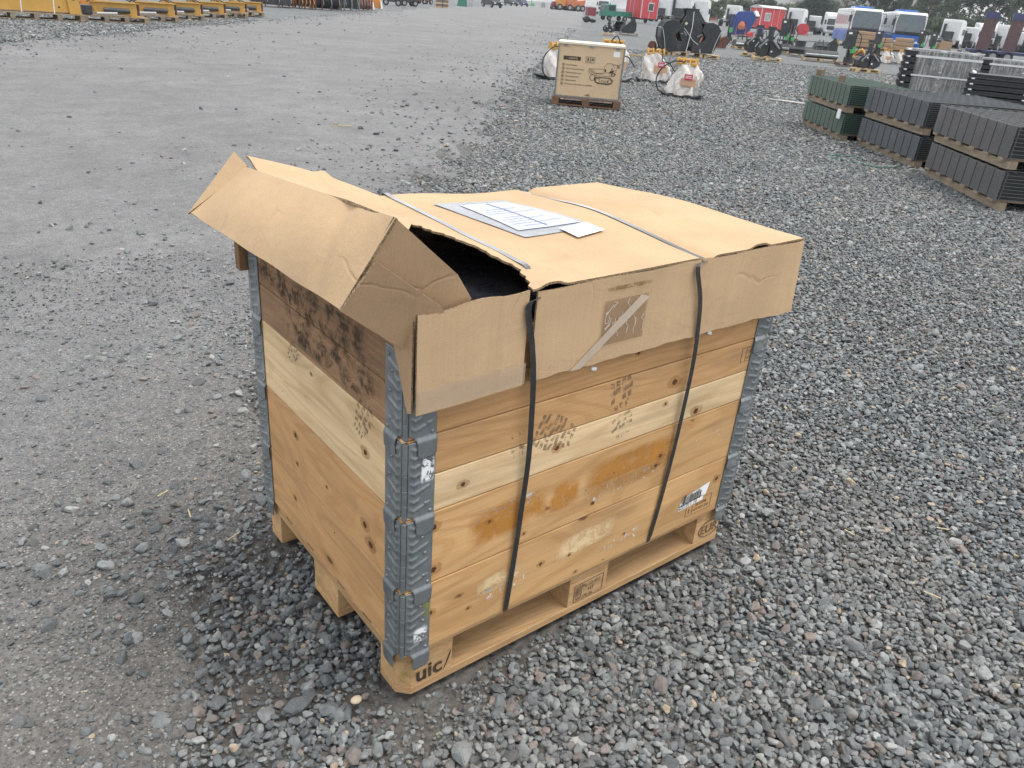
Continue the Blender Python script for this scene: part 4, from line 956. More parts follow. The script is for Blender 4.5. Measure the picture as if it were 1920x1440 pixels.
q = spot(1222, 153); compactor('compactor in milky film with a red tag facing front, in front of the black grapple', q, rotz_to_cam(q, 8), .70, 1, True, 2)
q = spot(1279, 181); compactor('compactor in torn white film with a looping hose, nearest of the wrapped ones', q, rotz_to_cam(q, -14), .70, 5, True, 1)
q = spot(1042, 148); compactor('wrapped compactor half hidden behind the left side of the packing box', q, rotz_to_cam(q, 30), .72, 8, False, 1)
q = spot(1142, 150); compactor('wrapped compactor hidden behind the packing box with its bracket above the rim', q, rotz_to_cam(q, 0), .84, 11, False, 2)
q = spot(1659, 119); compactor('small compactor in pinkish white film left of the film-covered post bundle', q, rotz_to_cam(q, 0), .66, 12, False, 2)
q = spot(1688, 121); compactor('small compactor in white film half hidden by the post bundle', q, rotz_to_cam(q, 20), .66, 14, False, 2)

# ---- the big clamshell grapple
g = spot(1283, 106); rz = rotz_to_cam(g, 14)
small_pallet('pallet', 'pale new pallet under the middle of the black clamshell grapple', W_NEW, g, rz, 1.2, .9, .16, 3)
for dx, lb_ in ((-.95, 'low pale pallet under the left shell of the black grapple'), (.98, 'low pale pallet under the right shell of the black grapple')):
    small_pallet('pallet', lb_, W_NEW, g + Vector((math.cos(rz) * dx, math.sin(rz) * dx, 0)), rz, .62, .8, .12, 2)
gr = thing('clamshell_grapple', 'huge black clamshell grapple held shut with white straps', 'grapple', g + Vector((0, 0, .162)), rz)
def shell(sx):
    out = [(.10, .02), (.95, .0), (1.16, .45), (1.16, .82), (1.02, 1.02), (.78, 1.10), (.52, 1.06), (.40, .80), (.62, .55), (.50, .38), (.10, .36)]
    out = [(a * sx, b) for a, b in out]; m = MB()
    for y_ in (-.50, .44): m.prism(out, 'y', y_, y_ + .06)
    o = m.build('side_plates', M_BLACK, gr, bevel=.008)
    back = [(.92, .01), (1.12, .45), (1.12, .80), (.99, .98), (.78, 1.06), (.52, 1.02)]
    def fn(u, v):
        k = u * 5; i = min(int(k), 4); f = k - i; a, b = back[i], back[i + 1]; return ((a[0] + (b[0] - a[0]) * f) * sx, -.44 + .88 * v, a[1] + (b[1] - a[1]) * f)
    MB().grid(fn, 20, 3).build('shell', M_BLACK2, gr, smooth=True, solid=.02)
    m = MB()
    for k in range(9):
        y_ = -.40 + k * .1; m.tube([Vector(fn(u, 0)) + Vector((.02 * sx, y_ + .44, .02)) for u in np.linspace(.42, 1, 8)], .016, 5)
    m.build('bars', M_BLACK2, gr)
    m = MB(); m.box(min(.12 * sx, .5 * sx), max(.12 * sx, .5 * sx), -.53, -.501, .05, .30); m.build('wear_plate', M_BLACK2, gr)
    MB().cyl((.30 * sx, -.30, 1.0), (.78 * sx, -.30, .42), .07, n=10).build('hydraulic_ram', M_BLACK2, gr)
    m = MB(); m.tube([(1.14 * sx, -.54, .80), (1.0 * sx, -.545, .4), (.92 * sx, -.54, .02)], .010, 4); m.tube([(1.17 * sx, -.5, .80), (1.17 * sx, .5, .82)], .010, 4); m.build('white_strap', M_STRAPW, gr)
shell(-1); shell(1)
m = MB(); m.prism([(-.18, .20), (.20, .20), (.42, .55), (.40, .95), (.20, 1.16), (-.34, 1.12), (-.46, .80), (-.38, .5)], 'y', -.46, -.40); m.prism([(-.18, .20), (.20, .20), (.42, .55), (.40, .95), (.20, 1.16), (-.34, 1.12), (-.46, .80), (-.38, .5)], 'y', .34, .40); m.build('centre_frame', M_BLACK, gr, bevel=.01)
m = MB(); m.prism([(-.36, 1.10), (.12, 1.12), (.62, .98), (.20, 1.48), (-.30, 1.50), (-.24, 1.30)], 'y', -.36, -.30); m.prism([(-.36, 1.10), (.12, 1.12), (.62, .98), (.20, 1.48), (-.30, 1.50), (-.24, 1.30)], 'y', .10, .16); m.box(-.32, .22, -.38, .2, 1.48, 1.53); m.build('mount', M_BLACK2, gr, bevel=.008)
m = MB(); m.tube([(-.02, -.50, 1.42), (.0, -.52, .9), (-.10, -.54, .0)], .016, 4); m.tube([(-.30, -.49, .85), (.12, -.5, .42), (.34, -.5, .30)], .014, 4); m.tube([(.40, -.5, .28), (.46, -.54, .0)], .014, 4); m.build('white_strap', M_STRAPW, gr)
m = MB(); m.box(-.40, -.28, -.475, -.461, .62, .66); m.obx((.36, -.475, .62), (.22, .012, .045), (0, -.5, 0)); m.obx((-.22, -.475, .66), (.20, .012, .045), (0, .9, 0)); m.build('steel_pin', M_GALV, gr)
MB().obx((-.24, -.475, 1.0), (.09, .008, .09), (0, .78, 0)).build('warning_sticker', paint('sticker', (.75, .72, .5), .5), gr)
for x_, s_ in ((-.50, .16), (.72, .22)): MB().obx((x_, .2, .45), (s_, .3, .28), (0, .4, 0)).build('red_bracket', paint('coral_paint', (.55, .13, .10), .5), gr)

# ---- generic wheels
def wheel(parent, c, r, w_, axis=(1, 0, 0), name='wheel', rim=None):
    c = Vector(c); a = Vector(axis).normalized() * w_ / 2
    o = MB().cyl(c - a, c + a, r, n=20).build(name, M_RUBBER, parent, bevel=r * .08)
    m = MB(); m.cyl(c - a * 1.04, c + a * 1.04, r * .55, n=14); m.build('rim', rim or M_GREYP, o); return o
# ---- lorry tractor units and cabs
def lorry(label, loc, rz, grp='white lorry tractor units parked in the far rows', low=False, cabc=None, s=1.0):
    t = thing('lorry', label, 'lorry', loc, rz, grp); W = cabc or M_WHITE; h = 2.75 if low else 3.25
    b = MB(); pr_ = [(-2.0, .75), (-2.06, 1.5), (-1.88, h - .35), (-1.70, h - .05), (-1.3, h + (.0 if low else .12)), (-.15, h + (.0 if low else .2)), (-.08, h - .1), (-.08, .95), (-1.0, .95), (-1.0, .55), (-1.95, .50)]
    b.prism(pr_, 'x', -1.22, 1.22); cab_ = b.build('cab', W, t, bevel=.07)
    def fs(z): return -2.075 + max(0, (z - 1.5)) * .135
    MB().add([(-1.1, fs(1.62) - .02, 1.62), (1.1, fs(1.62) - .02, 1.62), (1.02, fs(2.5) - .02, 2.5), (-1.02, fs(2.5) - .02, 2.5)], [(0, 1, 2, 3)]).build('windscreen', M_GLASS, t, solid=.02)
    for sx in (-1, 1):
        MB().box(min(1.225 * sx, 1.24 * sx), max(1.225 * sx, 1.24 * sx), -1.75, -.95, 1.65, 2.35).build('side_window', M_GLASS, t)
        MB().box(min(1.24 * sx, 1.45 * sx), max(1.24 * sx, 1.45 * sx), -2.1, -1.98, 1.65, 2.25).build('mirror', M_BLACK2, t)
        MB().box(min(.75 * sx, 1.12 * sx), max(.75 * sx, 1.12 * sx), -2.16, -2.08, .62, .78).build('headlight', M_PAPER, t)
        wheel(t, (1.02 * sx, -1.35, .5), .5, .3); wheel(t, (.98 * sx, 2.1, .5), .5, .55)
    m = MB(); m.box(-.95, .95, -2.11, -2.04, .9, 1.45)
    m.build('grille', M_BLACK2, t); MB().box(-1.2, 1.2, -2.18, -2.0, .35, .62).build('bumper', M_GREYP, t, bevel=.03)
    m = MB(); m.box(-.45, -.3, -1.2, 3.2, .62, .88); m.box(.3, .45, -1.2, 3.2, .62, .88); [m.box(-.299, .299, y_, y_ + .12, .65, .85) for y_ in (0, 1, 2, 3)]; m.build('chassis', M_BLACK2, t)
    m = MB(); m.box(-1.0, 1.0, 1.4, 2.8, 1.02, 1.10); m.build('mudguard', M_BLACK2, t, bevel=.03)
    MB().box(-1.15, -.6, .2, 1.1, .45, .95).build('fuel_tank', M_GREYP, t, bevel=.05)
    MB().box(-.55, .55, -.079, .32, 1.05, 2.0).build('air_intake', M_BLACK2, t, bevel=.03)
    MB().box(.62, .90, -.079, .18, 1.2, 2.9).build('exhaust_stack', M_BLACK2, t, bevel=.03)
    return t
LORRY = [(1238, 38, 165, 'tall white lorry cab behind the red hut, left of the black grapple', False, None),
    (1270, 48, 170, 'white lorry cab seen from behind, above the black grapple', False, None),
    (1305, 46, 165, 'white lorry cab behind the white panel wall', False, None),
    (1368, 44, 160, 'white lorry cab left of the blue skip, seen from behind', False, None),
    (1484, 57, 160, 'white lorry cab right of the red panelled hut, seen from behind', False, None),
    (1518, 58, 175, 'lower white lorry between the red reel and the front-facing lorry', True, None),
    (1552, 61, 14, 'white lorry facing front beside the left bus', False, None),
    (1772, 84, 160, 'white lorry cab directly right of the second bus', False, None),
    (1806, 86, 172, 'low white lorry second to the right of the buses', True, None),
    (1830, 87, 24, 'white lorry facing front left of the first brown upright', False, None),
    (1862, 90, 160, 'white lorry cab between the two brown uprights', False, None),
    (1893, 92, 172, 'low white lorry right of the second brown upright', True, None),
    (1916, 94, 158, 'white lorry cab at the right edge of the photo', False, None)]
l0 = None
protos = {}
for u, v, yaw, lb_, low, cc in LORRY:
    q = spot(u, v + (3 if u < 1340 else 6)); key = low
    d_ = (q - CAM).length
    if key not in protos: protos[key] = lorry(lb_, q, rotz_to_cam(q, yaw), low=low); 
    else: dup(protos[key], q, rotz_to_cam(q, yaw), lb_)
lorry('white lorry with a black grille behind the dark red box by the road', spot(1126, 27), rotz_to_cam(spot(1126, 27), 12), None)

# ---- buses
def bus(label, loc, rz):
    t = thing('bus', label, 'bus', loc, rz, 'blue and white buses'); Lb = 10.5
    m = MB(); m.prism([(0, .35), (-.06, .9), (-.05, 1.30), (Lb, 1.30), (Lb, .35)], 'x', -1.25, 1.25); m.build('lower_body', M_BUSB, t, bevel=.06)
    m = MB(); m.prism([(-.05, 1.302), (.05, 2.1), (.22, 2.92), (.6, 3.06), (Lb - .3, 3.06), (Lb, 2.9), (Lb, 1.302)], 'x', -1.245, 1.245); m.build('upper_body', M_WHITE, t, bevel=.10)
    def fy(z): return -.085 + (z - 1.30) * (.125 if z < 2.1 else .14)
    m = MB(); m.add([(-1.12, fy(1.34), 1.34), (1.12, fy(1.34), 1.34), (1.16, fy(2.1) - .02, 2.1), (1.05, .11, 2.86), (-1.05, .11, 2.86), (-1.16, fy(2.1) - .02, 2.1)], [(0, 1, 2, 5), (5, 2, 3, 4)]); ws = m.build('windscreen', paint('tinted_windscreen', (.14, .17, .19), .1, dirt_amt=.1), t, solid=.03)
    MB().box(-1.12, 1.12, -.13, -.115, 1.32, 1.52).build('wiper_panel', M_BLACK, t)
    MB().box(-.8, .8, 3.0, 5.6, 3.062, 3.26).build('roof_unit', M_BUSB, t, bevel=.08)
    for sx in (-1, 1):
        for k in range(6):
            y0 = .9 + k * 1.55; MB().box(min(1.246 * sx, 1.262 * sx), max(1.246 * sx, 1.262 * sx), y0, y0 + 1.4, 1.75, 2.75).build('side_window', paint('bus_side_glass', (.55, .58, .60), .12, dirt_amt=.1), t)
        wheel(t, (1.1 * sx, 2.1, .48), .48, .3); wheel(t, (1.1 * sx, 7.6, .48), .48, .3)
        MB().obx((.85 * sx, -.075, .72), (.36, .06, .16)).build('headlight', M_PAPER, t, bevel=.02)
        m = MB(); m.tube([(1.15 * sx, .1, 2.75), (1.42 * sx, -.25, 2.7), (1.45 * sx, -.3, 2.4)], .03, 5); m.box(min(1.34 * sx, 1.54 * sx), max(1.34 * sx, 1.54 * sx), -.36, -.26, 1.95, 2.45); m.build('mirror', M_BLACK2, t)
    MB().box(-1.26, -1.246, .15, .85, .45, 2.6).build('door', M_GLASS, t)
    m = MB(); m.tube([(-.6, -.16, 1.36), (-.1, -.14, 1.95)], .015, 4); m.tube([(.3, -.16, 1.36), (.8, -.14, 1.95)], .015, 4); m.build('wiper', M_BLACK, t)
    MB().box(-.3, .3, -.09, -.07, .5, .64).build('number_plate', M_PAPER, t)
    return t
q = spot(1613, 89); b0 = bus('blue and white bus with a dark windscreen, the left one behind the brown parcels', q, rotz_to_cam(q, 9))
q = spot(1694, 96); dup(b0, q, rotz_to_cam(q, 9), 'blue and white bus, the right one beside the row of lorries')

# ---- red site huts
def hut(label, loc, rz, w_=2.6, d=4.2, h=2.9, door_side=True):
    t = thing('site_hut', label, 'hut', loc, rz, 'red site huts on wheels'); x = w_ / 2; y = d / 2
    MB().box(-x, x, -y, y, .55, h - .22).build('wall', M_RED, t, bevel=.02)
    def rf(u, v): a = -1 + 2 * u; return (a * (x + .08), -y - .1 + (d + .2) * v, h - .2 + .26 * (1 - a * a))
    MB().grid(rf, 12, 1).build('roof', M_WHITE, t, smooth=True, solid=.06)
    for yy in (-y - .01, y + .01):
        m = MB(); m.prism([(-x, h - .22)] + [(a * x, h - .24 + .24 * (1 - a * a)) for a in np.linspace(-1, 1, 9)] + [(x, h - .22)], 'y', yy - .01, yy + .01); m.build('gable', M_WHITE, t)
    m = MB()
    for sx in (-1, 1):
        for k in (0, 2, 3, 4): yy = -y + d * k / 4; yy = max(-y + .02, min(y - .02, yy)); m.box(min(x * sx, (x + .03) * sx), max(x * sx, (x + .03) * sx), yy - .014, yy + .014, .56, h - .23)
    for xx in (-x + .03, -.0, x - .03): m.box(xx - .02, xx + .02, -y - .03, -y, .56, h - .23)
    m.build('trim', M_WHITE, t)
    for (cx, cy, ax) in ((0.1 * x, -y - .03, 'y'), (x + .03, -y * .45, 'x')):
        a, b = (.38, .015) if ax == 'y' else (.015, .38)
        f = MB().box(cx - a - .06 * (ax == 'y') - .0, cx + a + .06 * (ax == 'y'), cy - b - .06 * (ax == 'x') - .01, cy + b + .06 * (ax == 'x') + .01, 1.40, 2.35).build('window', M_WHITE, t)
        MB().box(cx - a, cx + a, cy - b - .015, cy + b + .015, 1.48, 2.27).build('pane', M_GLASS, f)
    f = MB().box(-x - .04, -x - .0, -y + .5, -y + 1.35, .62, 2.45).build('door', M_RED, t); MB().box(-x - .08, -x - .042, -y + 1.2, -y + 1.28, 1.4, 1.55).build('handle', M_GREYP, f)
    m = MB(); m.box(-x + .3, x - .3, -y + .1, y - .1, .40, .548); m.box(-.06, .06, -y - 1.3, -y - .03, .42, .52); m.build('chassis', M_BLACK2, t)
    for sx in (-1, 1): wheel(t, ((x - .25) * sx, .3, .28), .28, .18)
    return t
q = spot(1200, 43); hut('red hut with two visible walls and a narrow white window, beside the green truck', q, rotz_to_cam(q, 38), 2.6, 3.2, 3.3)
q = spot(1432, 62); hut('red panelled hut with white seams and rounded roof, behind the blue skip', q, rotz_to_cam(q, -52), 2.4, 3.7, 3.1)

# ---- small green pickup and dark red box by the road
def pickup(label, loc, rz, body, name='pickup_truck'):
    t = thing(name, label, 'truck', loc, rz)
    MB().prism([(-1.7, .45), (-1.75, 1.0), (-1.55, 1.8), (-.3, 1.85), (-.2, 1.1), (-.2, .45)], 'x', -.8, .8).build('cab', body, t, bevel=.05)
    for sx in (-1, 1):
        MB().box(min(.801 * sx, .815 * sx), max(.801 * sx, .815 * sx), -1.35, -.45, 1.1, 1.7).build('side_window', M_GLASS, t)
        for y_ in (-1.15, 1.2): wheel(t, (.72 * sx, y_, .3), .3, .2)
    MB().add([(-.7, -1.76, 1.08), (.7, -1.76, 1.08), (.66, -1.60, 1.72), (-.66, -1.60, 1.72)], [(0, 1, 2, 3)]).build('windscreen', M_GLASS, t, solid=.02)
    m = MB(); m.box(-.8, .8, -.15, 2.2, .55, .65); m.box(-.8, -.76, -.15, 2.2, .651, 1.1); m.box(.76, .8, -.15, 2.2, .651, 1.1); m.box(-.759, .759, 2.16, 2.2, .651, 1.1); m.build('load_bed', body, t)
    return t
q = spot(1150, 39); pickup('small green truck with an open bed, left of the red hut', q, rotz_to_cam(q, -58), M_GREEN)
q = spot(1107, 30); m = MB().box(-.7, .7, -.6, .6, .05, 1.25); m.box(-.6, -.5, -.5, .5, 0, .05).box(.5, .6, -.5, .5, 0, .05); o = m.build('container', M_REDD, None, bevel=.03); o.location = q; o.rotation_euler = (0, 0, rotz_to_cam(q, 20)); tag(o, 'dark red steel box standing by the road in front of a white lorry', 'container')

# ---- blue skip, mixer, reel, white panel wall
q = spot(1390, 68); t = thing('skip', 'blue tipping skip standing on end in front of the red panelled hut', 'skip', q, rotz_to_cam(q, -12))
MB().prism([(-1.25, .1), (.15, .0), (.55, .5), (1.1, 1.75), (.85, 2.15), (-.5, 2.05), (-1.2, 1.3)], 'y', -.6, .6).build('body', M_BLUE, t, bevel=.03)
MB().prism([(.82, 2.10), (1.12, 1.72), (1.22, 1.78), (.94, 2.2)], 'y', -.65, .65).build('lip', M_WHITE, t)
m = MB(); [m.box(x_ - .04, x_ + .04, -.66, -.601, .15, 1.3) for x_ in (-1.0, -.4, .2)]; m.build('rib', M_BLUE, t)
q = spot(1387, 68); t = thing('cement_mixer', 'orange cement mixer in front of the blue skip', 'cement mixer', q, rotz_to_cam(q, 0))
MB().cyl((0, 0, .62), (0, -.1, .95), .30, .34, n=16).build('drum', paint('salmon_paint', (.60, .24, .17), .5), t, bevel=.03); MB().cyl((0, -.1, .952), (.0, -.16, 1.2), .33, .18, n=16).build('drum_mouth', M_ORG2, t)
m = MB(); [m.tube([(sx * .42, -.3, 0), (sx * .40, 0, .8), (sx * .42, .3, 0)], .03, 5) for sx in (-1, 1)]; m.tube([(-.4, 0, .8), (.4, 0, .8)], .03, 5); m.tube([(-.42, -.3, .1), (.42, -.3, .1)], .03, 5); m.build('frame', M_ORG2, t)
q = spot(1405, 70); o = MB().box(-.3, .3, -.2, .2, 0, .3).prism([(-.3, .3), (.3, .3), (.2, .42), (-.2, .42)], 'y', -.18, .18).build('engine_box', M_RED, None, bevel=.02); o.location = q; tag(o, 'low red engine box beside the cement mixer', 'engine box')
q = spot(1423, 69); t = thing('compressor', 'small dark blue compressor on skids right of the cement mixer', 'compressor', q, rotz_to_cam(q, 10))
MB().cyl((-.3, 0, .5), (.3, 0, .5), .32, n=16).build('tank', M_BLUE, t, bevel=.04); MB().box(-.4, .4, -.3, .3, 0, .12).build('skid', M_RUST, t); MB().cyl((0, 0, .82), (0, 0, 1.0), .1, n=10).build('motor', M_WHITE, t)
q = spot(1503, 66); t = thing('cable_reel', 'round red reel standing in front of the low white lorry', 'reel', q, rotz_to_cam(q, 15))
for y_ in (-.45, .40): 
    MB().cyl((0, y_, .75), (0, y_ + .05, .75), .75, n=24).build('flange', M_RED, t)
MB().cyl((0, -.39, .75), (0, .39, .75), .45, n=18).build('hub', M_REDD, t); m = MB(); m.box(-.8, -.5, -.5, .5, .0, .06).box(.5, .8, -.5, .5, 0, .06); m.tube([(-.7, -.5, .06), (0, -.52, .75), (.7, -.5, .06)], .04, 5); m.build('stand', M_RED, t)
q = spot(1306, 50); t = thing('site_fence', 'white corrugated panel wall behind the black grapple', 'fence', q, rotz_to_cam(q, 0))
def corr(u, v): return (-1.9 + 2.4 * u, .04 * (1 if int(u * 48) % 2 else -1), .1 + 1.9 * v)
MB().grid(corr, 96, 1).build('panel', M_WHITE, t, solid=.01); MB().box(.52, 1.25, -.08, .06, .05, 2.55).build('post', M_WHITE, t, bevel=.02); m = MB(); [m.box(-1.9 + k * .8, -1.8 + k * .8, .05, .12, 0, 2.1) for k in range(3)]; m.build('brace', M_GREYP, t)

# ---- stacked goods in the middle distance
for k, (u, v, mt, sz, lb_) in enumerate([(1345, 30, M_BLUE, (3.2, 2.4, 2.4), 'blue site container far behind the white panel wall'), (1336, 33, M_ORG2, (2.2, 2.0, 2.0), 'orange container far behind, left of the blue one'), (1325, 30, M_REDD, (2.2, 2.2, 2.6), 'brownish red container far behind the white post')]):
    q = spot(u, v + 6); t = thing('container', lb_, 'container', q, rotz_to_cam(q, 10)); a, b, c = sz
    MB().box(-a / 2, a / 2, -b / 2, b / 2, .1, c).build('shell', mt, t, bevel=.04); m = MB(); [m.box(-a / 2 + a * (j + .5) / 8 - .05, -a / 2 + a * (j + .5) / 8 + .05, -b / 2 - .04, -b / 2, .2, c - .1) for j in range(8)]; m.build('rib', mt, t)

# ---- black attachments on pallets
def claw(label, u, v, s=1.0, yaw=0, mast=1.0, pal_m=W_NEW, tall=False, cat='grab'):
    q = spot(u, v); rz = rotz_to_cam(q, yaw); small_pallet('pallet', 'pallet under the ' + ' '.join(label.split()[:11]), pal_m, q, rz, 1.0 * s, .8 * s, .12, 3)
    t = thing('grab_attachment', label, cat, q + Vector((0, 0, .122)), rz)
    for sx in (-1, 1):
        m = MB(); pts = [(.02, .05), (.22, .0), (.42, .12), (.46, .30), (.36, .46), (.14, .52), (.02, .40)]
        for y_ in (-.26, .20): m.prism([(a * sx * s, b * s) for a, b in pts], 'y', y_ * s, (y_ + .06) * s)
        m.build('jaw', M_BLACK, t, bevel=.01)
        m = MB(); m.prism([(a * sx * s, b * s) for a, b in [(.40, .10), (.45, .30), (.36, .45), (.33, .43), (.40, .30), (.36, .12)]], 'y', -.2 * s, .2 * s); m.build('jaw_back', M_BLACK2, t)
        MB().cyl((.08 * sx * s, -.28 * s, .56 * s), (.34 * sx * s, -.28 * s, .30 * s), .035 * s, n=8).build('ram', M_GALV, t)
    MB().prism([(-.20 * s, .10 * s), (.20 * s, .10 * s), (.26 * s, .34 * s), (.14 * s, .52 * s), (-.14 * s, .52 * s), (-.26 * s, .34 * s)], 'y', -.16 * s, .16 * s).build('body', M_BLACK, t, bevel=.02)
    m = MB(); m.cyl((0, 0, .40 * s), (0, 0, .66 * s), .16 * s, n=14); m.cyl((0, 0, .66 * s), (0, 0, (.66 + .2 * mast) * s), .10 * s, n=12); m.obx((0, 0, (.68 + .24 * mast) * s), (.28 * s, .10 * s, .10 * s)); m.build('rotator', M_BLACK2, t)
    MB().tube(smooth_path([Vector(a) * s for a in [(.1, -.1, .6), (.26, -.2, .8), (.3, -.2, .55), (.2, -.3, .35)]], 5), .016, 5).build('hose', M_RUBBER, t)
    m = MB(); [m.box(x_ * s - .03, x_ * s + .03, -.268 * s, -.262 * s, z_ * s - .03, z_ * s + .03) for x_, z_ in ((-.3, .3), (-.12, .42), (.28, .38), (.1, .2))]; m.build('sticker', M_PAPER, t)
    return t
claw('black claw grab with white stickers in front, nearest of its group', 1436, 114, 1.2, 5)
claw('black claw grab with white stickers standing just behind another one', 1416, 106, 1.2, -12)
claw('small black claw grab on the slatted pallet at the right', 1621, 136, .95, 20, 1.4, W_NEW)
claw('tiny black grab behind the packing box, left of the round bucket', 1140, 66, .80, 0, 1.6)
def bucket(label, u, v, s=1.0, yaw=0, pal_m=None, c=None):
    q = spot(u, v); rz = rotz_to_cam(q, yaw); z0 = 0
    if pal_m: small_pallet('pallet', 'pallet under the ' + ' '.join(label.split()[:11]), pal_m, q, rz, 1.2 * s, .8 * s, .12, 3); z0 = .122
    t = thing('digger_bucket', label, 'bucket', q + Vector((0, 0, z0)), rz); pts = [(-.42, .0), (.30, .0), (.46, .16), (.44, .55), (.30, .78), (.18, .80), (-.45, .22)]
    for y_ in (-.40, .36): MB().prism([(a * s, b * s) for a, b in pts], 'y', y_ * s, (y_ + .04) * s).build('cheek', c or M_BLACK, t, bevel=.01)
    MB().prism([(a * s, b * s) for a, b in [(-.42, .0), (.30, .0), (.46, .16), (.44, .55), (.30, .78), (.27, .76), (.40, .54), (.42, .18), (.28, .035), (-.42, .035)]], 'y', -.359 * s, .359 * s).build('shell', c or M_BLACK2, t)
    m = MB(); [m.prism([(-.42 * s, 0), (-.56 * s, .02 * s), (-.42 * s, .04 * s)], 'y', (-.34 + k * .15) * s, (-.27 + k * .15) * s) for k in range(5)]; m.build('teeth', M_GREYP, t)
    m = MB(); [m.prism([(.10 * s, .70 * s), (.36 * s, .70 * s), (.30 * s, .95 * s), (.18 * s, .95 * s)], 'y', y_ * s, (y_ + .03) * s) for y_ in (-.14, .11)]; m.build('ear', c or M_BLACK, t); return t
bucket('black digger bucket on a thin pallet behind the packing box', 1178, 66, 1.0, 0, W_OLD)
bucket('black digger bucket left of the tilted one, behind the packing box', 1159, 60, .85, 60)
bucket('black bucket standing upright right of the low mower decks', 1553, 100, .9, 10, None)
bucket('open black bucket lying in the middle of the low attachments', 1532, 103, .8, -70)
def low_deck(label, u, v, s=1.0, yaw=0, pal_m=W_OLD, kind=0):
    q = spot(u, v); rz = rotz_to_cam(q, yaw); small_pallet('pallet', 'pallet under the ' + ' '.join(label.split()[:11]), pal_m, q, rz, 1.3 * s, .8, .12, 3)
    t = thing('flail_mower', label, 'mower deck', q + Vector((0, 0, .122)), rz)
    MB().prism([(-.30, .0), (.30, .0), (.34, .15), (.20, .32), (-.25, .34), (-.36, .2)], 'x', -.6 * s, .6 * s).build('housing', M_BLACK, t, bevel=.02)
    if kind == 0: m = MB(); m.cyl((-.05, 0, .34), (-.05, 0, .55), .26, n=16); m.cyl((-.05, 0, .55), (-.05, 0, .60), .30, n=16); m.build('rotor_housing', M_BLACK2, t, bevel=.015)
    else:
        m = MB(); [m.prism([(-.1, .3), (.15, .3), (.02, .62)], 'x', x_, x_ + .03) for x_ in (-.25, .0, .25)]; m.cyl((-.3, .02, .5), (.32, .02, .5), .04, n=8); m.build('hitch', M_BLACK2, t)
        MB().cyl((-.6 * s, -.36, .12), (.6 * s, -.36, .12), .07, n=10).build('roller', M_GALV, t)
    return t
low_deck('black round-topped mower deck right of the claw grabs', 1498, 106, .9, 0, W_OLD, 0)
low_deck('black flat mower deck with a silver roller, nearest of the low attachments', 1536, 115, 1.2, 8, W_NEW, 1)
low_deck('small black toothed attachment on a new pallet under the red hut', 1388, 92, .7, 20, W_NEW, 1)
def mast(label, u, v, h=1.3, yaw=0, panel=True):
    q = spot(u, v); rz = rotz_to_cam(q, yaw); small_pallet('pallet', 'pallet under the ' + ' '.join(label.split()[:11]), W_BROWN, q, rz, .9, .8, .12, 3)
    t = thing('mast_attachment', label, 'machine', q + Vector((0, 0, .122)), rz)
    m = MB(); m.box(-.10, -.04, -.06, .06, 0, h); m.box(.10, .16, -.06, .06, 0, h); m.box(-.039, .099, -.05, .05, h * .5, h * .56); m.build('mast', M_BLACK, t)
    if panel: MB().box(-.32, .08, -.16, -.08, h * .42, h * .98).build('cover', M_BLACK2, t, bevel=.02); MB().box(-.22, -.08, -.168, -.162, h * .86, h * .92).build('label', M_PAPER, t)
    m = MB(); m.cyl((.05, 0, 0), (.05, 0, .22), .22, n=14); m.cyl((.05, -.02, .22), (.05, 0, .5), .09, n=10); m.build('motor', M_BLACK, t); 
    m = MB(); m.tube(smooth_path([Vector(a) for a in [(.12, -.1, h * .95), (.32, -.12, h * .8), (.3, -.14, h * .4), (.1, -.16, h * .25)]], 6), .02, 5); m.build('hose', M_RUBBER, t)
    MB().box(.0, .2, -.14, -.07, h * .3, h * .5).build('valve', M_LIME, t); return t
mast('tall black machine with a flat cover and green valve, left of the slatted pallet', 1586, 124, 1.3, 10)
mast('tall black mast machine between the low attachments and the red reel', 1466, 98, 1.55, 0)
mast('tall black mast machine left of the cement mixer', 1364, 80, 1.6, -10, False)
mast('black mast machine in front of the brown parcels and the buses', 1640, 106, 1.35, 20)
mast('black mast machine above the film-covered post bundle', 1722, 104, 1.6, -10)
q = spot(1300, 100)
low_deck('black toothed deck just behind the claw grabs, left of the round-topped one', 1462, 100, .8, -10, W_NEW, 1)
mast('short black mast machine standing right behind the second claw grab', 1478, 92, 1.1, 15, False)
def misc(name, mb, mat, label, cat, u, v, yaw=0, bevel=.01):
    q = spot(u, v); o = mb.build(name, mat, None, bevel=bevel); o.location = q; o.rotation_euler = (0, 0, rotz_to_cam(q, yaw)); tag(o, label, cat); return o
misc('hose_coil', MB().ball((-.25, 0, .25), .32, (1.3, .8, .8), 10, 6, .2).ball((.35, 0, .16), .24, (1.4, .8, .7), 10, 6, .2), M_RUBBER, 'heap of black rubber lying beside the road', 'rubber heap', 1104, 42, 0, 0)
misc('wheel', MB().cyl((0, -.06, .22), (0, .06, .22), .22, n=20), M_RUST, 'rusty brown wheel leaning on the left shell of the black grapple', 'wheel', 1221, 100, -50, .02)
misc('rusty_plate', MB().prism([(-.5, 0), (.5, 0), (.35, .18), (.1, .3), (-.3, .22)], 'y', -.3, .3), M_RUST, 'orange rusty hopper lying on the gravel right of the mast machine', 'hopper', 1490, 80)
misc('steel_bar', MB().cyl((-1.2, 0, .03), (1.2, .2, .03), .03, n=8), M_BLACK2, 'long thin black bar lying on the gravel', 'bar', 1540, 80, 0, 0)
misc('traffic_stand', MB().prism([(-.35, 0), (.35, 0), (.15, .45), (-.1, .5)], 'y', -.25, .25), M_YEL2, 'yellow wedge on the gravel in front of the left bus', 'wheel chock', 1566, 84)
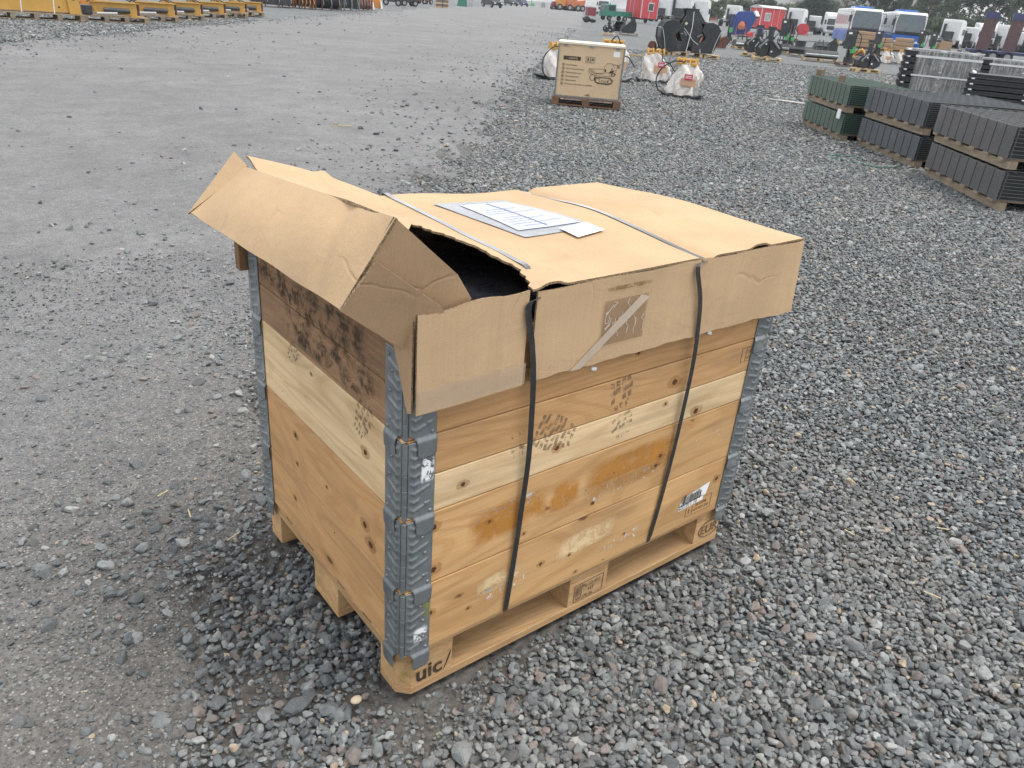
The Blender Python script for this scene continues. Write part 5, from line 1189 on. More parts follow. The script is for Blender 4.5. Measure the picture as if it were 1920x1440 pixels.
misc('machine_part', MB().box(-.5, .5, -.3, .3, .1, .5).cyl((-.5, 0, .1), (.5, 0, .1), .1, n=10).cyl((.1, -.31, .4), (.1, -.45, .4), .16, n=14), M_RUST, 'rust-brown gearbox behind the slatted pallet', 'gearbox', 1604, 116, 10)
misc('trailer_part', MB().box(-.3, .4, -.3, .3, .0, .25).prism([(.0, .25), (.4, .25), (.35, .6), (.1, .5)], 'y', -.25, .25).cyl((.3, -.3, .3), (.3, .3, .3), .12, n=14), M_RUST, 'reddish machine lying right of the black grapple', 'machine', 1345, 90, 10)
misc('digger_boom', MB().box(-.2, .2, -.2, .2, 0, .3).tube([(-.1, 0, .3), (.3, 0, .6), (.7, 0, .2)], .07, 6), M_YEL, 'yellow arm beside the tall black machine', 'machine', 1597, 118, 0)
misc('stone_block', MB().box(-.35, .35, -.3, .3, .0, .42), M_BLACK2, 'dark block stack right of the black grapple', 'block', 1352, 84, 10)
misc('plywood_sheet', MB().prism([(-.5, 0), (.45, -.1), (.5, .0), (-.1, .14)], 'z', .0, .02), paint('grey_board', (.52, .50, .48), .6), 'thin pale board lying flat left of the green fence panels', 'board', 1481, 193, -10, .002)
misc('timber_offcut', MB().box(-.4, .4, -.05, .05, 0, .05), W_NEW, 'pale offcut of timber lying left of the black grapple', 'offcut', 1196, 107, 10, .003)
# parcels in brown wrapping
for k, (u, v, w_, h_, lb_) in enumerate([(1620, 92, 1.7, 1.25, 'brown film-wrapped parcel stack in front of the left bus'), (1655, 96, 1.1, .9, 'brown wrapped parcel stack left of the leaning carton'), (1690, 98, 1.5, .95, 'brown parcel stack with a slatted crate, in front of the right bus'), (1668, 95, .9, .6, 'low brown carton stack between two parcel stacks'), (1760, 103, .8, 1.0, 'brown carton leaning behind the film-covered post bundle')]):
    q = spot(u, v); t = thing('parcel_stack', lb_, 'parcels', q, rotz_to_cam(q, 12 * (k % 3 - 1)), 'brown wrapped parcels by the buses'); r_ = random.Random(k); z_ = .12
    m = MB(); [m.box(-w_ / 2, w_ / 2, y_, y_ + .12, 0, .11) for y_ in (-.4, -.06, .28)]; m.build('pallet_base', W_BROWN, t)
    while z_ < h_ - .1:
        hh = r_.uniform(.22, .34); a = w_ / 2 * r_.uniform(.82, 1.0); MB().obx((r_.uniform(-.05, .05), 0, z_ + hh / 2), (2 * a, .85, hh - .02), (0, r_.uniform(-.05, .05), r_.uniform(-.1, .1))).build('parcel', M_SCHUTE, t, bevel=.04); z_ += hh
# ---- blue low-loader with brown uprights, yellow lumps
q = spot(1880, 118); rz = rotz_to_cam(q, 8); t = thing('low_loader', 'blue low-loader trailer at the right edge with two leaning ramps', 'trailer', q, rz)
m = MB(); m.box(-2.6, 1.6, -1.2, 1.2, .55, .75); m.build('deck', M_NAVY, t, bevel=.02)
m = MB(); m.prism([(1.6, .60), (1.9, 1.25), (4.0, 1.45), (4.0, 1.25), (2.2, 1.05), (2.0, .5)], 'y', -1.2, -.9); m.prism([(1.6, .60), (1.9, 1.25), (4.0, 1.45), (4.0, 1.25), (2.2, 1.05), (2.0, .5)], 'y', .9, 1.2); m.box(1.62, 4.0, -.899, .899, 1.0, 1.1); m.build('neck', M_NAVY, t)
for k in range(3):
    for y_ in (-1.05, 1.05): wheel(t, (-1.9 + k * .95, y_, .38), .38, .3, (0, 1, 0))
for x_, lb_ in ((-1.75, 'first'), (.0, 'second')):
    m = MB(); m.M = Matrix.Translation((x_, -.6, .75)) @ Euler((R(-6), R(3), 0)).to_matrix().to_4x4()
    m.box(-.42, .42, -.08, .08, 0, 2.1); m.build('ramp', paint('ramp_brown', (.10, .055, .06), .7), t)
    m2 = MB(); m2.M = m.M; m2.box(-.45, .45, -.10, .10, 2.1, 2.55); m2.build('ramp_end', M_NAVY, t)
misc('carton', MB().obx((0, 0, .7), (.9, .7, .7), (0, .12, 0)), M_SCHUTE, 'tilted brown carton on top of the navy crates', 'carton', 1768, 104)
mast('black framed machine just left of the carton behind the film-covered posts', 1742, 108, 1.5, 25)
misc('yellow_machine', MB().prism([(-.9, 0), (.9, 0), (.8, .25), (.1, .5), (-.4, .3)], 'y', -.4, .4), M_YEL2, 'bright yellow machine lying behind the film-covered posts', 'machine', 1815, 106)
misc('yellow_part', MB().prism([(-.4, 0), (.4, 0), (.2, .45), (-.2, .3)], 'y', -.3, .3), M_YEL2, 'small bright yellow part left of the blue low-loader', 'machine part', 1792, 103)
for k, (u, v, w_) in enumerate([(1745, 112, 1.8), (1775, 113, 1.2), (1800, 112, .9)]):
    misc('dark_crate', MB().box(-w_ / 2, w_ / 2, -.4, .4, .05, .42).box(-w_ / 2 + .1, w_ / 2 - .5, -.3, .3, .42, .62).box(w_ / 2 - .4, w_ / 2 - .1, -.3, .3, .42, .55), M_NAVY, ['wide navy crate behind the film-covered posts', 'middle navy crate in the row behind the posts', 'smallest navy crate, beside the bright yellow machine'][k], 'crate', u, v)

# ---- fence panel bundles
def bundle(name, label, loc, ang, Lf, D, H, mat, core, nl, div, group, cat='fence panels'):
    """flat wire panels lying on each other; the long side runs along +X from the near corner, depth along -Y ... in its own frame"""
    t = thing(name, label, cat, loc, ang, group); m = MB(); r_ = random.Random(3); pitch = H / nl; tb = pitch * .33
    for k in range(nl):
        z = (k + .5) * pitch; j = r_.uniform(-.006, .006)
        for y_ in (0.0, .03, D - .03, D): m.box(j, Lf + j, y_ - tb * .8, y_ + tb * .8, z - tb, z + tb)
        for i in range(int(D / .055)):
            y_ = .05 + i * .055
            m.box(-.012 + j, .04 + j, y_ - .004, y_ + .004, z - tb * .8, z + tb * .8)
        if k % 3 == 0: [m.box(x_ + j - .002, x_ + j + .002, .0, D, z - tb * .5, z + tb * .5) for x_ in (0.004, Lf - .004)]
    m.build('wire_edges', mat, t)
    m = MB(); z = H
    for i in range(int(D / .11) + 1): m.box(.0, Lf, i * .11 - .003, i * .11 + .003, z, z + .006)
    for i in range(int(Lf / .2) + 1): m.box(i * .2 - .003, i * .2 + .003, 0, D, z + .006, z + .011)
    m.build('top_panel', mat, t)
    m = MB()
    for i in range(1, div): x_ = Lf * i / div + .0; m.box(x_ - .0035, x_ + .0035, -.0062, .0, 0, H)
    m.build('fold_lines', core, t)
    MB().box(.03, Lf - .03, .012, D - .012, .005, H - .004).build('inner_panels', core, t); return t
M_FGREEN = paint('green_wire', (.135, .195, .16), .5, dirt_amt=.15); M_FGREY = paint('grey_wire', (.14, .152, .17), .5, dirt_amt=.15); M_FDARK = paint('anthracite_wire', (.155, .155, .16), .45, dirt_amt=.15)
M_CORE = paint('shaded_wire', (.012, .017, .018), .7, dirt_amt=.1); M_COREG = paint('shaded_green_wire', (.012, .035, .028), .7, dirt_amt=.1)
def fpile(near, ang, Lf, D, mat, core, nl, div, names, pal_m, zs, hs, shift=(0, 0)):
    """near: ground corner nearest the camera; the long face runs along ang"""
    a = R(ang); ux = Vector((math.cos(a), math.sin(a), 0)); uy = Vector((math.sin(a), -math.cos(a), 0))      # uy: away to the right of the face
    for k in range(2):
        o = near + ux * (shift[0] * k) + uy * (shift[1] * k)
        # local frame: x along the face, y into the pile; build mirrored so that the frame stays right-handed
        pos = o + ux * Lf; rz = a + math.pi; z0 = zs[k]
        m_ = thing('pallet', names[k][1], 'pallet', (pos.x, pos.y, z0), rz)
        for j in range(3): 
            MB().box(.02, Lf - .02, .03 + j * (D - .2) / 2, .13 + j * (D - .2) / 2, .0, .075, 0, .5).build('runner', pal_m, m_)
        mb_ = MB(); [mb_.box(.03 + i * (Lf - .2) / 5, .15 + i * (Lf - .2) / 5, -.01, D, .076, .098, 1, .5) for i in range(6)]; mb_.build('deck', pal_m, m_)
        bundle('fence_panel_bundle', names[k][0], (pos.x, pos.y, z0 + .10), rz, Lf, D, hs[k], mat, core, nl, div, 'bundles of wire fence panels')
def zc(p): return Vector((p[0], p[1], 0))
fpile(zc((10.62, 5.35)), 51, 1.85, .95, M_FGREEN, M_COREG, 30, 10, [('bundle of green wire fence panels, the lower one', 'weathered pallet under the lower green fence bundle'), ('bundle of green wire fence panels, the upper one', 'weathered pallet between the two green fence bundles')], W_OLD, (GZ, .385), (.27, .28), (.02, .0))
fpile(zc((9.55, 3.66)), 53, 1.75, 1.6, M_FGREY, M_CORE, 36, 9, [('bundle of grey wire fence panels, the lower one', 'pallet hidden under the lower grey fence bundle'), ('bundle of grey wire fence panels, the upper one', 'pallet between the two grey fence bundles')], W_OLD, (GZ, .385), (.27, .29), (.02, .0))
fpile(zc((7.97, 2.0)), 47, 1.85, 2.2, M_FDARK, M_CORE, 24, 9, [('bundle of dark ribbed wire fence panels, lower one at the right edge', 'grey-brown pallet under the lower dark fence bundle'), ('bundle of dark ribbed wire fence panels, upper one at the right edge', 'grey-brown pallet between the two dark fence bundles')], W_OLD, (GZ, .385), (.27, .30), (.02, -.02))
misc('timber_block', MB().box(-.05, .05, -.05, .05, 0, .09), W_OLD, 'wooden block on top of the green fence bundle', 'wooden block', 1600, 252, 0, .003).location = (11.0, 5.75, .775)
o = bpy.data.objects.new('timber_block', bpy.data.objects['timber_block'].data); col.objects.link(o); o.location = (11.75, 6.60, .775); tag(o, 'wooden block at the far end of the green fence bundle', 'wooden block')
# paper card on the gap between green bundles
q = hitp = None
tg = thing('info_card', 'white card stapled between the two green fence bundles', 'card', (10.60, 5.40, .315), R(51 + 180) )
MB().box(-.12, .0, .952 - .96 - .008, -.004, -.02, .11).build('card', M_PAPER, tg); text('HPN', .045, (-.115, -.0125, .02), (1, 0, 0), Z, M_INK, tg)

# ---- bundles of black posts, two of them under clear film
M_POST = paint('black_posts', (.020, .023, .027), .45, dirt_amt=.12)
def film():
    q = NT('clear_film'); tc = q.n('ShaderNodeTexCoord'); n1 = q.noise(q.scale(tc.outputs['Object'], (9, 9, 1.0)), 2.2, 5, .7); n2 = q.noise(tc.outputs['Object'], 3, 3)
    a = q.ramp(n1.outputs[0], [(.35, .10), (.72, .62)]); q.set(Base_Color=(.66, .67, .66), Roughness=.12, Alpha=a); q.bump(n1.outputs[0], .5, .02); return q.m
M_FILMC = film()
def posts(label, loc, rz, W_, D, rows, film_=True, rh=.11, label_film=None):
    t = thing('post_bundle', label, 'posts', loc, rz, 'bundles of black steel posts')
    for k in range(rows):
        z = k * (rh + .03); m = MB(); n = int(D / .07); W0 = -.16 if (k < 2 and film_) else 0
        for i in range(n):
            m.box(W0, W_, i * .07, i * .07 + .058, z, z + rh * .48); m.box(W0 - .015 * (i % 2), W_, i * .07, i * .07 + .058, z + rh * .52, z + rh)
        m.build('post_layer', M_POST, t)
        m = MB(); [m.box(x_, x_ + .06, -.01, D, z + rh + .002, z + rh + .028) for x_ in (.05, W_ * .5, W_ - .15)]; m.build('spacer', M_PAPER, t)
    if film_:
        zt = rows * (rh + .03) + .01; MB().box(W_ * .16, W_ + .03, -.04, D + .03, .26, zt).build('film', M_FILMC, t)
        m = MB(); m.box(-.02, W_ + .04, -.045, -.02, zt, zt + .02).box(W_ * .14, W_ + .034, -.05, -.043, zt - .17, zt - .12).box(W_ * .14, W_ + .034, -.05, -.043, zt * .5, zt * .53); m.build('edge_strip', M_STRAPW, t)
    return t
q = spot(1674, 190); posts('black posts under clear film, standing behind the grey fence bundles', q + Vector((0, 0, .02)), rotz_to_cam(q, 2), 1.60, 1.6, 8, True, .112)
q = spot(1812, 178); posts('black posts under clear film at the right edge, behind the unwrapped ones', q + Vector((0, 0, .02)), rotz_to_cam(q, 2), 2.4, 1.6, 7)
q = spot(1796, 214); posts('unwrapped black posts stacked in offset layers at the right edge', q + Vector((0, 0, .30)), rotz_to_cam(q, 2), 2.2, .9, 5, False, .08)
for dx in (.3, 1.5):
    c_, s_ = math.cos(rotz_to_cam(q, 2)), math.sin(rotz_to_cam(q, 2)); o = MB().box(-.08, .08, 0, .9, 0, .296).build('timber_beam', W_OLD); o.location = q + Vector((c_ * dx, s_ * dx, 0)); o.rotation_euler = (0, 0, rotz_to_cam(q, 2)); tag(o, 'left timber beam under the unwrapped black posts' if dx < 1 else 'right timber beam under the unwrapped black posts', 'timber beam')
# green band lying on the gravel
pts = [G(u, v, .0) for u, v in [(1612, 295), (1585, 292), (1560, 291), (1559, 296), (1580, 299), (1610, 306), (1645, 313), (1670, 314), (1688, 311)]]
tag(MB().tube(smooth_path(pts, 5), .007, 5).build('packing_band', paint('teal_band', (.02, .17, .12), .5)), 'loose green packing band lying on the gravel before the fence bundles', 'packing band')
tag(MB().tube(smooth_path([G(u, v, .005) for u, v in [(620, 234), (660, 236), (700, 236), (735, 233)]][:2], 4), .006, 5).build('straw', paint('dry_straw', (.55, .45, .25), .8)), 'pale twig lying flat on the grey road far behind the lid', 'twig')
# ---- little litter near the crate
for k, (u, v, a, l_, lb_) in enumerate([(305, 925, 1.25, .045, 'short straw on the road left of the crate'), (355, 962, -1.0, .04, 'bent straw between stones left of the crate'), (438, 1005, 1.2, .055, 'long pale straw beside the crate corner'), (1593, 998, -.7, .035, 'dry leaf on the gravel right of the pallet'), (1768, 991, 0, .045, 'thin straw on the gravel near the right edge'), (1748, 1115, -.4, .05, 'forked straw on a thin gravel patch at the right')]):
    q = G(u, v, .012); m = MB(); m.obx((0, 0, 0), (l_, .004, .0015), (0, .1, 0)); o = m.build('straw', paint('dry_straw', (.55, .45, .25), .8)); o.location = q; o.rotation_euler = (0, 0, a - .7); tag(o, lb_, 'straw', 'bits of straw')
for k, (u, v, r_, c, lb_) in enumerate([(668, 1312, .011, (.55, .46, .33), 'cream pebble in front of the pallet corner'), (185, 1340, .0, (0, 0, 0), '')][:1]):
    o = MB().ball((0, 0, 0), r_, (1.3, 1, .7), 14, 9).build('pebble', paint('cream_stone', c, .7), smooth=True); o.location = G(u, v, .008); tag(o, lb_, 'pebble')
for k, (u, v, r_, ang, lb_) in enumerate([(558, 1322, .030, 0, 'large flat dark stone in front of the crate, left of the corner'), (865, 1415, .034, .9, 'large dark stone at the bottom edge below the pallet corner'), (375, 1262, .020, .3, 'pinkish grey stone, biggest among the stones at the lower left'), (1440, 960, .024, .2, 'large grey stone right of the crate near the pallet end')]):
    o = bpy.data.objects.new('stone', bpy.data.objects['stone_shape.%03d' % (k * 3 + 1)].data); col.objects.link(o); o.scale = (r_ * 1.25, r_ * .9, r_ * .7); o.rotation_euler = (0, 0, ang); o.location = G(u, v, .008); tag(o, lb_, 'stone')

M_PALET = paint('dull_white_tube', (.50, .50, .49), .5)
# ---- yellow beams and cradles at the upper left
def cradle(label, u, v, s=1.0, yaw=0, kind=0):
    q = spot(u, v); rz = rotz_to_cam(q, yaw); small_pallet('pallet', 'pallet under the ' + ' '.join(label.split()[:11]), W_OLD, q, rz, 1.75 * s, 1.1, .15, 4, boards=7)
    t = thing('yellow_cradle', label, 'hydraulic breaker', q + Vector((0, 0, .152)), rz, 'yellow breakers on grey pallets'); 
    for y_ in (-.30, .24):
        m = MB(); m.prism([(-.55, .07), (.52, .03), (.60, .03), (.60, .34), (.5, .36), (-.58, .36), (-.62, .30)], 'y', y_, y_ + .03); m.build('side_plate', M_YEL, t, bevel=.008)
        m = MB(); m.box(-.62, .68, y_ - .06, y_ + .07, .36, .385); m.build('flange', M_YEL, t)
    MB().box(.42, .70, -.34, .30, .0, .028).build('foot', M_YEL, t)
    m = MB(); [m.cyl((x_, -.02, .03), (x_, -.02, .36), .04, n=10) for x_ in (.56, .68)]; m.build('pin', M_RUST, t)
    MB().box(-.88, -.60, -.35, .2, .02, .26).build('hose_guard', M_BLACK2, t, bevel=.02)
    MB().cyl((-.50, -.42, .06), (.05, -.44, .08), .038, n=12).build('white_tube', M_PALET, t); MB().cyl((-.3, -.36, .16), (.4, -.37, .16), .07, n=12).build('chisel', M_BLACK2, t)
    m = MB(); m.tube(smooth_path([Vector(a) for a in [(-.6, -.2, .38), (-.2, -.2, .50), (.3, -.2, .50), (.62, -.25, .40), (.66, -.3, .2)]], 6), .016, 5); m.tube(smooth_path([Vector(a) for a in [(-.7, .0, .34), (-.3, .05, .55), (.2, .05, .52), (.5, .0, .40)]], 6), .016, 5); m.build('hose', M_RUBBER, t)
    return t
cradle('yellow breaker with white tube on the nearest grey pallet of the row', 216, 41, 1.0, 6)
cradle('yellow breaker with a boxy end, second pallet of the row', 290, 39, .8, 4)
cradle('yellow breaker on the third pallet of the row, brown pins at its end', 342, 36, .8, 4)
cradle('yellow breaker with a black tilted guard, fourth in the row', 388, 33, .8, 6)
cradle('yellow breaker on the fifth pallet of the row', 430, 31, .8, 4)
cradle('yellow breaker last in the row, hoses hanging off its end', 462, 29, .8, 6)
q = spot(66, 36); rz = rotz_to_cam(q, 6); small_pallet('pallet', 'long grey pallet under the strapped yellow beam', W_OLD, q, rz, 2.4, 1.0, .17, 5, boards=6)
t = thing('yellow_beam', 'long yellow steel beam strapped to a pallet, black lettering on its side', 'beam', q + Vector((0, 0, .172)), rz)
m = MB(); m.box(-1.5, .86, -.22, .22, .03, .62); m.build('beam', M_YEL, t, bevel=.01); m = MB(); m.prism([(.86, .0), (1.16, .0), (1.13, .66), (.83, .66)], 'y', -.28, .28); o = m.build('end_plate', M_YEL, t, bevel=.01)
m = MB(); m.cyl((1.0, -.284, .42), (1.0, -.281, .42), .065, n=18).cyl((.62, -.224, .16), (.62, -.221, .16), .028, n=12); m.build('bolt_hole', M_BLACK, t)
text('JPT1200B-E', .12, (-.62, -.221, .40), A, Z, M_INK, t)
for x_ in (-.95, -.30, .50): MB().obx((x_, -.226, .30), (.030, .004, .66), (0, .06, 0)).build('strap', M_STRAPW, t)
q = spot(155, 25); t = thing('yellow_beam', 'orange-yellow beam end with two dark holes, behind the nearest pallet', 'beam', q + Vector((0, 0, .1)), rotz_to_cam(q, 8)); m = MB(); m.box(-1.2, .5, -.25, .25, .05, .8); m.build('beam', M_ORG, t, bevel=.01); m = MB(); [m.cyl((x_, -.255, z_), (x_, -.251, z_), .04, n=12) for x_, z_ in ((.3, .3), (.3, .6), (-.1, .22))]; m.build('bolt_hole', M_BLACK, t)
# row of black and orange machines
for k, (u, v, w_, h_, mt, lb_) in enumerate([(508, 12, 2.4, 1.3, M_BLACK2, 'first dark machine bed in the far left row'), (545, 13, 1.2, 1.4, M_ORG, 'orange machine between two dark ones in the far row'), (574, 16, 1.0, 1.3, M_BLACK, 'dark machine with orange fins in the far row'), (610, 18, 1.8, 1.6, M_BLACK2, 'black drum machine with rusty uprights in the far row'), (650, 19, 1.5, 1.6, M_BLACK, 'black machine with silver hoops in the far row'), (683, 19, .9, 1.5, M_ORG2, 'deep orange drum machine at the end of the far row')]):
    q = spot(u, v); t = thing('farm_machine', lb_, 'machine', q, rotz_to_cam(q, 8), 'machines in the far left row'); r_ = random.Random(k)
    if k in (3, 5): MB().cyl((-w_ / 2, 0, h_ * .5), (w_ / 2, 0, h_ * .5), h_ * .48, n=20).build('drum', mt, t, bevel=.03)
    else: MB().prism([(-w_ / 2, .1), (w_ / 2, .1), (w_ / 2 * .95, h_ * .8), (w_ / 2 * .3, h_), (-w_ / 2 * .9, h_ * .9)], 'y', -.6, .6).build('body', mt, t, bevel=.04)
    m = MB(); [m.box(x_ - .04, x_ + .04, -.72, -.62, 0, h_ * .9) for x_ in np.linspace(-w_ / 2, w_ / 2, 4)]; m.build('upright', M_RUST if k != 4 else M_GALV, t)
    m = MB(); [m.tube([(x_, -.66, .05), (x_ + .1, -.85, .3), (x_, -.70, h_ * .75)], .03, 5) for x_ in np.linspace(-w_ / 2 + .1, w_ / 2 - .2, 4)]; m.build('tines', M_ORG if k in (1, 2) else M_GALV, t)
q = spot(706, 19); t = thing('farm_machine', 'small orange and white machine just right of the far black row', 'machine', q, rotz_to_cam(q, 0)); MB().obx((0, 0, .45), (.7, .5, .6), (0, .3, 0)).build('body', M_ORG, t, bevel=.04); m = MB(); m.tube([(-.3, -.3, .5), (-.2, -.4, 0)], .07, 6); m.tube([(.3, -.3, .6), (.4, -.4, .1)], .07, 6); m.build('legs', M_WHITE, t)
for k, (u, v, mt, lb_) in enumerate([(735, 11, M_BLACK2, 'dark quad machine with white fittings far left of the road'), (765, 12, M_BLACK, 'dark machine with yellow bucket parts far left of the road'), (797, 8, M_REDD, 'dark red trailer far left of the road')]):
    q = spot(u, v); t = thing('small_machine', lb_, 'machine', q, rotz_to_cam(q, 20 * k), 'small machines beside the far road'); MB().box(-.9, .9, -.5, .5, .35, 1.1).build('body', mt, t, bevel=.05); [wheel(t, (x_, y_, .3), .3, .2, (0, 1, 0)) for x_ in (-.6, .6) for y_ in (-.5, .5)]; m = MB(); m.tube([(-.9, -.5, 1.1), (-.6, -.6, 1.6), (.4, -.6, 1.6), (.9, -.5, 1.1)], .05, 5); m.build('frame', M_WHITE if k == 0 else M_YEL2, t)
q = spot(828, 15); t = thing('pallet_stack', 'stack of brown pallets beside the far road', 'pallet stack', q, rotz_to_cam(q, 10))
for k in range(12):
    for x_ in (-.62, .08): MB().box(x_, x_ + .6, -.5, .5, k * .14, k * .14 + .11, 0, .4).build('pallet_layer', W_BROWN if k % 3 else W_NEW, t)
q = spot(868, 12); t = thing('green_machine', 'green tapered machine beside the far road', 'machine', q, rotz_to_cam(q, 0)); MB().prism([(-.9, 0), (.6, 0), (.4, 2.2), (-.4, 2.2)], 'y', -.5, .5).build('hopper', M_GREEN, t, bevel=.04); m = MB(); [m.box(x_, x_ + .15, -.6, -.52, 0, 1.6) for x_ in (.8, 1.2)]; m.build('post', M_GREYP, t)
q = spot(998, 12); t = thing('green_machine', 'light green machine beside the far road, left of the haze', 'machine', q, rotz_to_cam(q, 0)); MB().prism([(-.7, .1), (.7, .1), (.5, .8), (-.3, .9)], 'y', -.6, .6).build('body', M_LIME, t, bevel=.04); m = MB(); m.tube([(-.3, 0, .8), (-.2, 0, 2.2), (.4, 0, 2.3)], .12, 6); m.build('boom', M_LIME, t)
def car(label, u, v, yaw, mt):
    q = spot(u, v); t = thing('parked_car', label, 'car', q, rotz_to_cam(q, yaw), 'dark cars parked beside the far road')
    MB().prism([(-2.1, .35), (-2.15, .85), (-1.2, 1.0), (-.6, 1.65), (1.6, 1.7), (2.1, 1.0), (2.15, .35)], 'x', -.9, .9).build('body', mt, t, bevel=.08)
    MB().add([(-.75, -1.24, 1.02), (.75, -1.24, 1.02), (.68, -.66, 1.60), (-.68, -.66, 1.60)], [(0, 1, 2, 3)]).build('windscreen', M_GLASS, t, solid=.03)
    for sx in (-1, 1):
        MB().box(min(.901 * sx, .915 * sx), max(.901 * sx, .915 * sx), -.5, 1.4, 1.08, 1.5).build('side_window', M_GLASS, t); MB().box(min(.5 * sx, .82 * sx), max(.5 * sx, .82 * sx), -2.2, -2.12, .62, .78).build('headlight', M_PAPER, t)
        for y_ in (-1.35, 1.35): wheel(t, (.82 * sx, y_, .34), .34, .22)
    return t
car('black car parked beside the far road, nearest of the cars', 922, 14, 30, M_BLACK); car('grey-black car parked beside the far road, behind the nearest car', 958, 11, 30, M_BLACK2); car('dark blue car parked beside the light green machine', 978, 12, 30, M_NAVY)
for k, (u, v, w_, mt, lb_) in enumerate([(1043, 9, 3.5, M_REDD, 'small dark red vehicle at the far end of the road'), (1058, 8, 6.0, M_ORG, 'orange digger at the far end of the road'), (1077, 9, 6.0, M_ORG2, 'rust-orange dump truck at the far end of the road')]):
    q = spot(u, v); 
    d_ = (q - CAM).length
    q = CAM + (q - CAM) * min(1, 210 / d_); q.z = GZ; t = thing('dump_truck' if k else 'small_vehicle', lb_, 'vehicle', q, rotz_to_cam(q, 20)); s = w_ / 6
    MB().prism([(-2.2 * s, .9 * s), (2.2 * s, .9 * s), (2.4 * s, 2.6 * s), (.4 * s, 2.2 * s), (0, 3.0 * s), (-1.8 * s, 3.0 * s), (-2.2 * s, 1.8 * s)], 'y', -1.1 * s, 1.1 * s).build('body', mt, t, bevel=.08)
    for x_ in (-1.5, 0.6, 1.8): wheel(t, (x_ * s, -1.1 * s, .7 * s), .7 * s, .4 * s, (0, 1, 0)); wheel(t, (x_ * s, 1.1 * s, .7 * s), .7 * s, .4 * s, (0, 1, 0))
q = spot(1018, 13); misc('grey_sack', MB().prism([(-.7, 0), (.7, 0), (.5, 1.2), (-.3, 1.3)], 'y', -.5, .5), M_GREYP, 'pale grey upright block on the far road', 'block', 1018, 14)
# lamp post far off
q = spot(1352, 36); t = thing('lamp_post', 'thin pale lamp post rising before the distant trees', 'lamp post', q, 0); MB().cyl((0, 0, 0), (0, 0, 9), .10, .05, n=8).build('pole', M_GREYP, t); MB().tube([(0, 0, 9), (.3, .2, 9.3), (1.0, .6, 9.35)], .05, 5).build('arm', M_GREYP, t)

# ================================================================== TREES
def leaf_mat(name, c1, c2):
    q = NT(name); at = q.n('ShaderNodeAttribute', attribute_name='tint'); ge = q.n('ShaderNodeNewGeometry'); n1 = q.noise(ge.outputs['Position'], .35, 4)
    c = q.mix(at.outputs['Fac'], c1, c2); c = q.mix(1.0, c, q.ramp(n1.outputs[0], [(.3, .75), (.7, 1.2)]), 'MULTIPLY'); q.set(Base_Color=c, Roughness=.7)
    q.b.inputs['Subsurface Weight'].default_value = 0; return q.m
M_LEAF = [leaf_mat('leaves_dark', (.022, .040, .028), (.052, .080, .048)), leaf_mat('leaves_mid', (.035, .062, .032), (.08, .115, .055)), leaf_mat('leaves_yellowish', (.075, .10, .045), (.15, .17, .08))]
M_BARK = paint('bark', (.11, .09, .07), .9, dirt_amt=.3)
def tree_proto(k, h, spread, dens, tall, loc, label):
    r_ = random.Random(40 + k); t = thing('tree', label, 'tree', loc, r_.uniform(0, 6), 'trees along the far edge of the yard'); m = MB(); tips = []
    m.tube([(0, 0, 0), (.1, .05, h * .3), (-.1, .1, h * .6), (0, 0, h * .92)], [h * .022, h * .016, h * .009, .02], 7)
    for i in range(14 if not tall else 20):
        z0 = h * r_.uniform(.18, .85); a = r_.uniform(0, 6.283); L_ = spread * (1 - (z0 / h) ** 2 * .55) * r_.uniform(.6, 1.05); rise = r_.uniform(.3, .8) * L_ * (1.7 if tall else 1)
        e = Vector((math.cos(a) * L_, math.sin(a) * L_, min(h * 1.02, z0 + rise))); mid = Vector((e.x * .5, e.y * .5, z0 + rise * .35))
        m.tube([(0, 0, z0), mid, e], [h * .008, h * .005, .015], 5); tips += [(e, 1.0), (mid + Vector((0, 0, .3)), .8), (lerp(mid, e, .5), .9)]
    tips += [(Vector((0, 0, h * .95)), .8), (Vector((0, 0, h * .8)), 1.0)]
    m.build('trunk', M_BARK, t)
    c = MB(); cs = spread * (.30 if tall else .42)
    for (p_, f) in tips:
        ti = r_.random()
        for _ in range(int(dens * f)):
            d_ = Vector((r_.gauss(0, 1), r_.gauss(0, 1), r_.gauss(0, .8))); d_ = d_.normalized() * cs * f * (r_.random() ** .45); o_ = p_ + d_; s_ = r_.uniform(.10, .24)
            a = Vector((r_.gauss(0, 1), r_.gauss(0, 1), r_.gauss(0, 1))).normalized() * s_; b = a.orthogonal().normalized() * s_ * .75
            c.add([o_ - a, o_ + b, o_ + a, o_ - b], [(0, 1, 2, 3)], None, min(1, max(0, ti * .6 + r_.random() * .5)))
    c.build('crown', M_LEAF[k % 3], t, fix=False); return t
PT = [tree_proto(0, 8.5, 3.2, 110, False, (0, 0, 0), 'x'), tree_proto(1, 7.5, 3.0, 110, False, (0, 0, 0), 'x'), tree_proto(2, 7.0, 3.2, 100, False, (0, 0, 0), 'x'), tree_proto(3, 15, 3.0, 70, True, (0, 0, 0), 'x'), tree_proto(4, 13, 3.2, 75, True, (0, 0, 0), 'x')]
used = set()
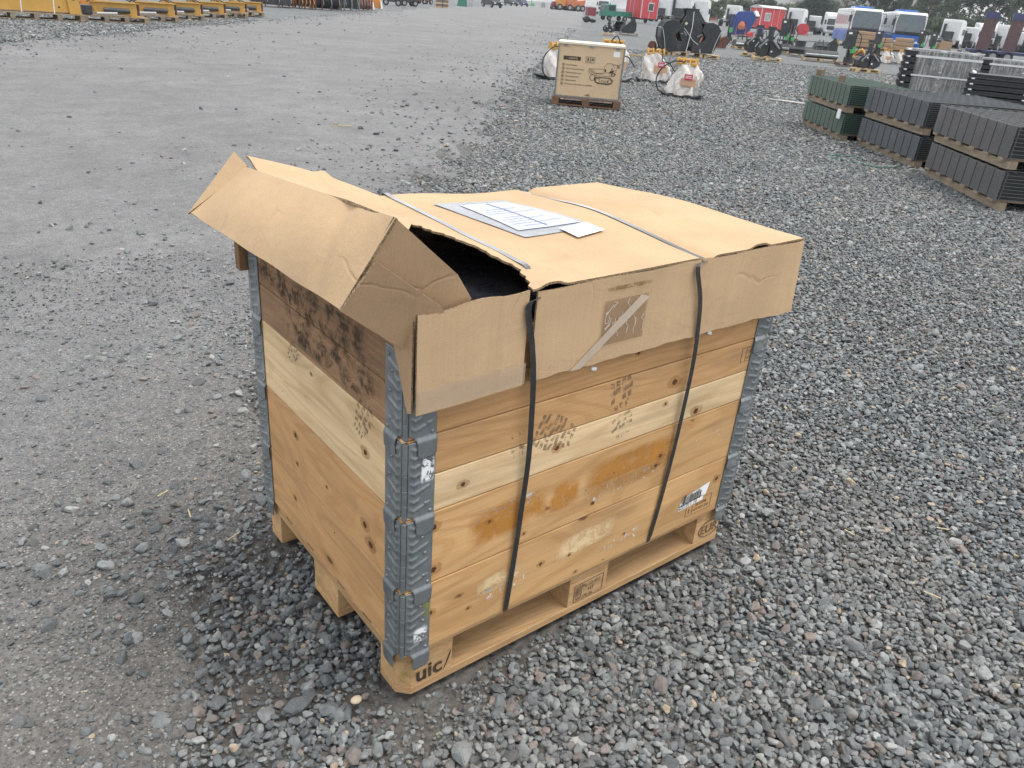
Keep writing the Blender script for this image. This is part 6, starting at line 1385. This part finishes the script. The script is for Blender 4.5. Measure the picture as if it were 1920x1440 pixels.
def plant(k, u, D, label, s=1.0):
    """tree at bearing of photo column u on the horizon, D metres off"""
    b = ROT @ Vector((u - 960, -(40 - 720), -F_PX)); b.z = 0; b.normalize(); loc = Vector((CAM.x, CAM.y, 0)) + b * D; loc.z = GZ
    if k not in used: used.add(k); t = PT[k]; t.location = loc; t['label'] = label
    else: t = dup(PT[k], loc, random.uniform(0, 6), label)
    t.scale = (s, s, s * random.uniform(.92, 1.08)); return t
rt = random.Random(77)
lm = ['behind the red hut and the grapple', 'above the blue skip', 'behind the white lorries left of the buses', 'above the left bus', 'above the right bus', 'behind the lorries right of the buses', 'behind the leaning ramps', 'at the right edge']
def where(u): return lm[[u < 1340, u < 1430, u < 1560, u < 1650, u < 1745, u < 1830, u < 1885, True].index(True)]
for i, u in enumerate(np.arange(1215, 1600, 13.0)):
    plant(rt.choice([0, 1, 2]), u + rt.uniform(-4, 4), rt.uniform(262, 300), 'bushy tree in the low far hedge ' + where(u), rt.uniform(.80, 1.05) * (1.05 if 1480 < u < 1590 else .92))
for i, u in enumerate(np.arange(1585, 1960, 19.0)):
    plant(rt.choice([3, 4]), u + rt.uniform(-4, 4), rt.uniform(225, 250), 'tall thin-crowned tree ' + where(u), rt.uniform(.9, 1.15))
for i, u in enumerate(np.arange(1590, 1960, 15.0)):
    plant(rt.choice([0, 1]), u + rt.uniform(-4, 4), rt.uniform(205, 212), 'shrubby tree before the tall ones ' + where(u), rt.uniform(.50, .72))
for i in (0, 1, 2, 3, 4):
    if i not in used: print('unused tree', i)

# ================================================================== HAZE
hz = MB().box(-400, 420, -400, 460, -1.2, 22).build('haze', bpy.data.materials.new('air'), None); hz['kind'] = 'stuff'
am = hz.data.materials[0]; am.use_nodes = True; am.node_tree.nodes.clear(); pv = am.node_tree.nodes.new('ShaderNodeVolumePrincipled'); mo = am.node_tree.nodes.new('ShaderNodeOutputMaterial')
pv.inputs['Color'].default_value = (.86, .93, 1, 1); pv.inputs['Density'].default_value = .00028; pv.inputs['Anisotropy'].default_value = .2; am.node_tree.links.new(pv.outputs[0], mo.inputs['Volume'])
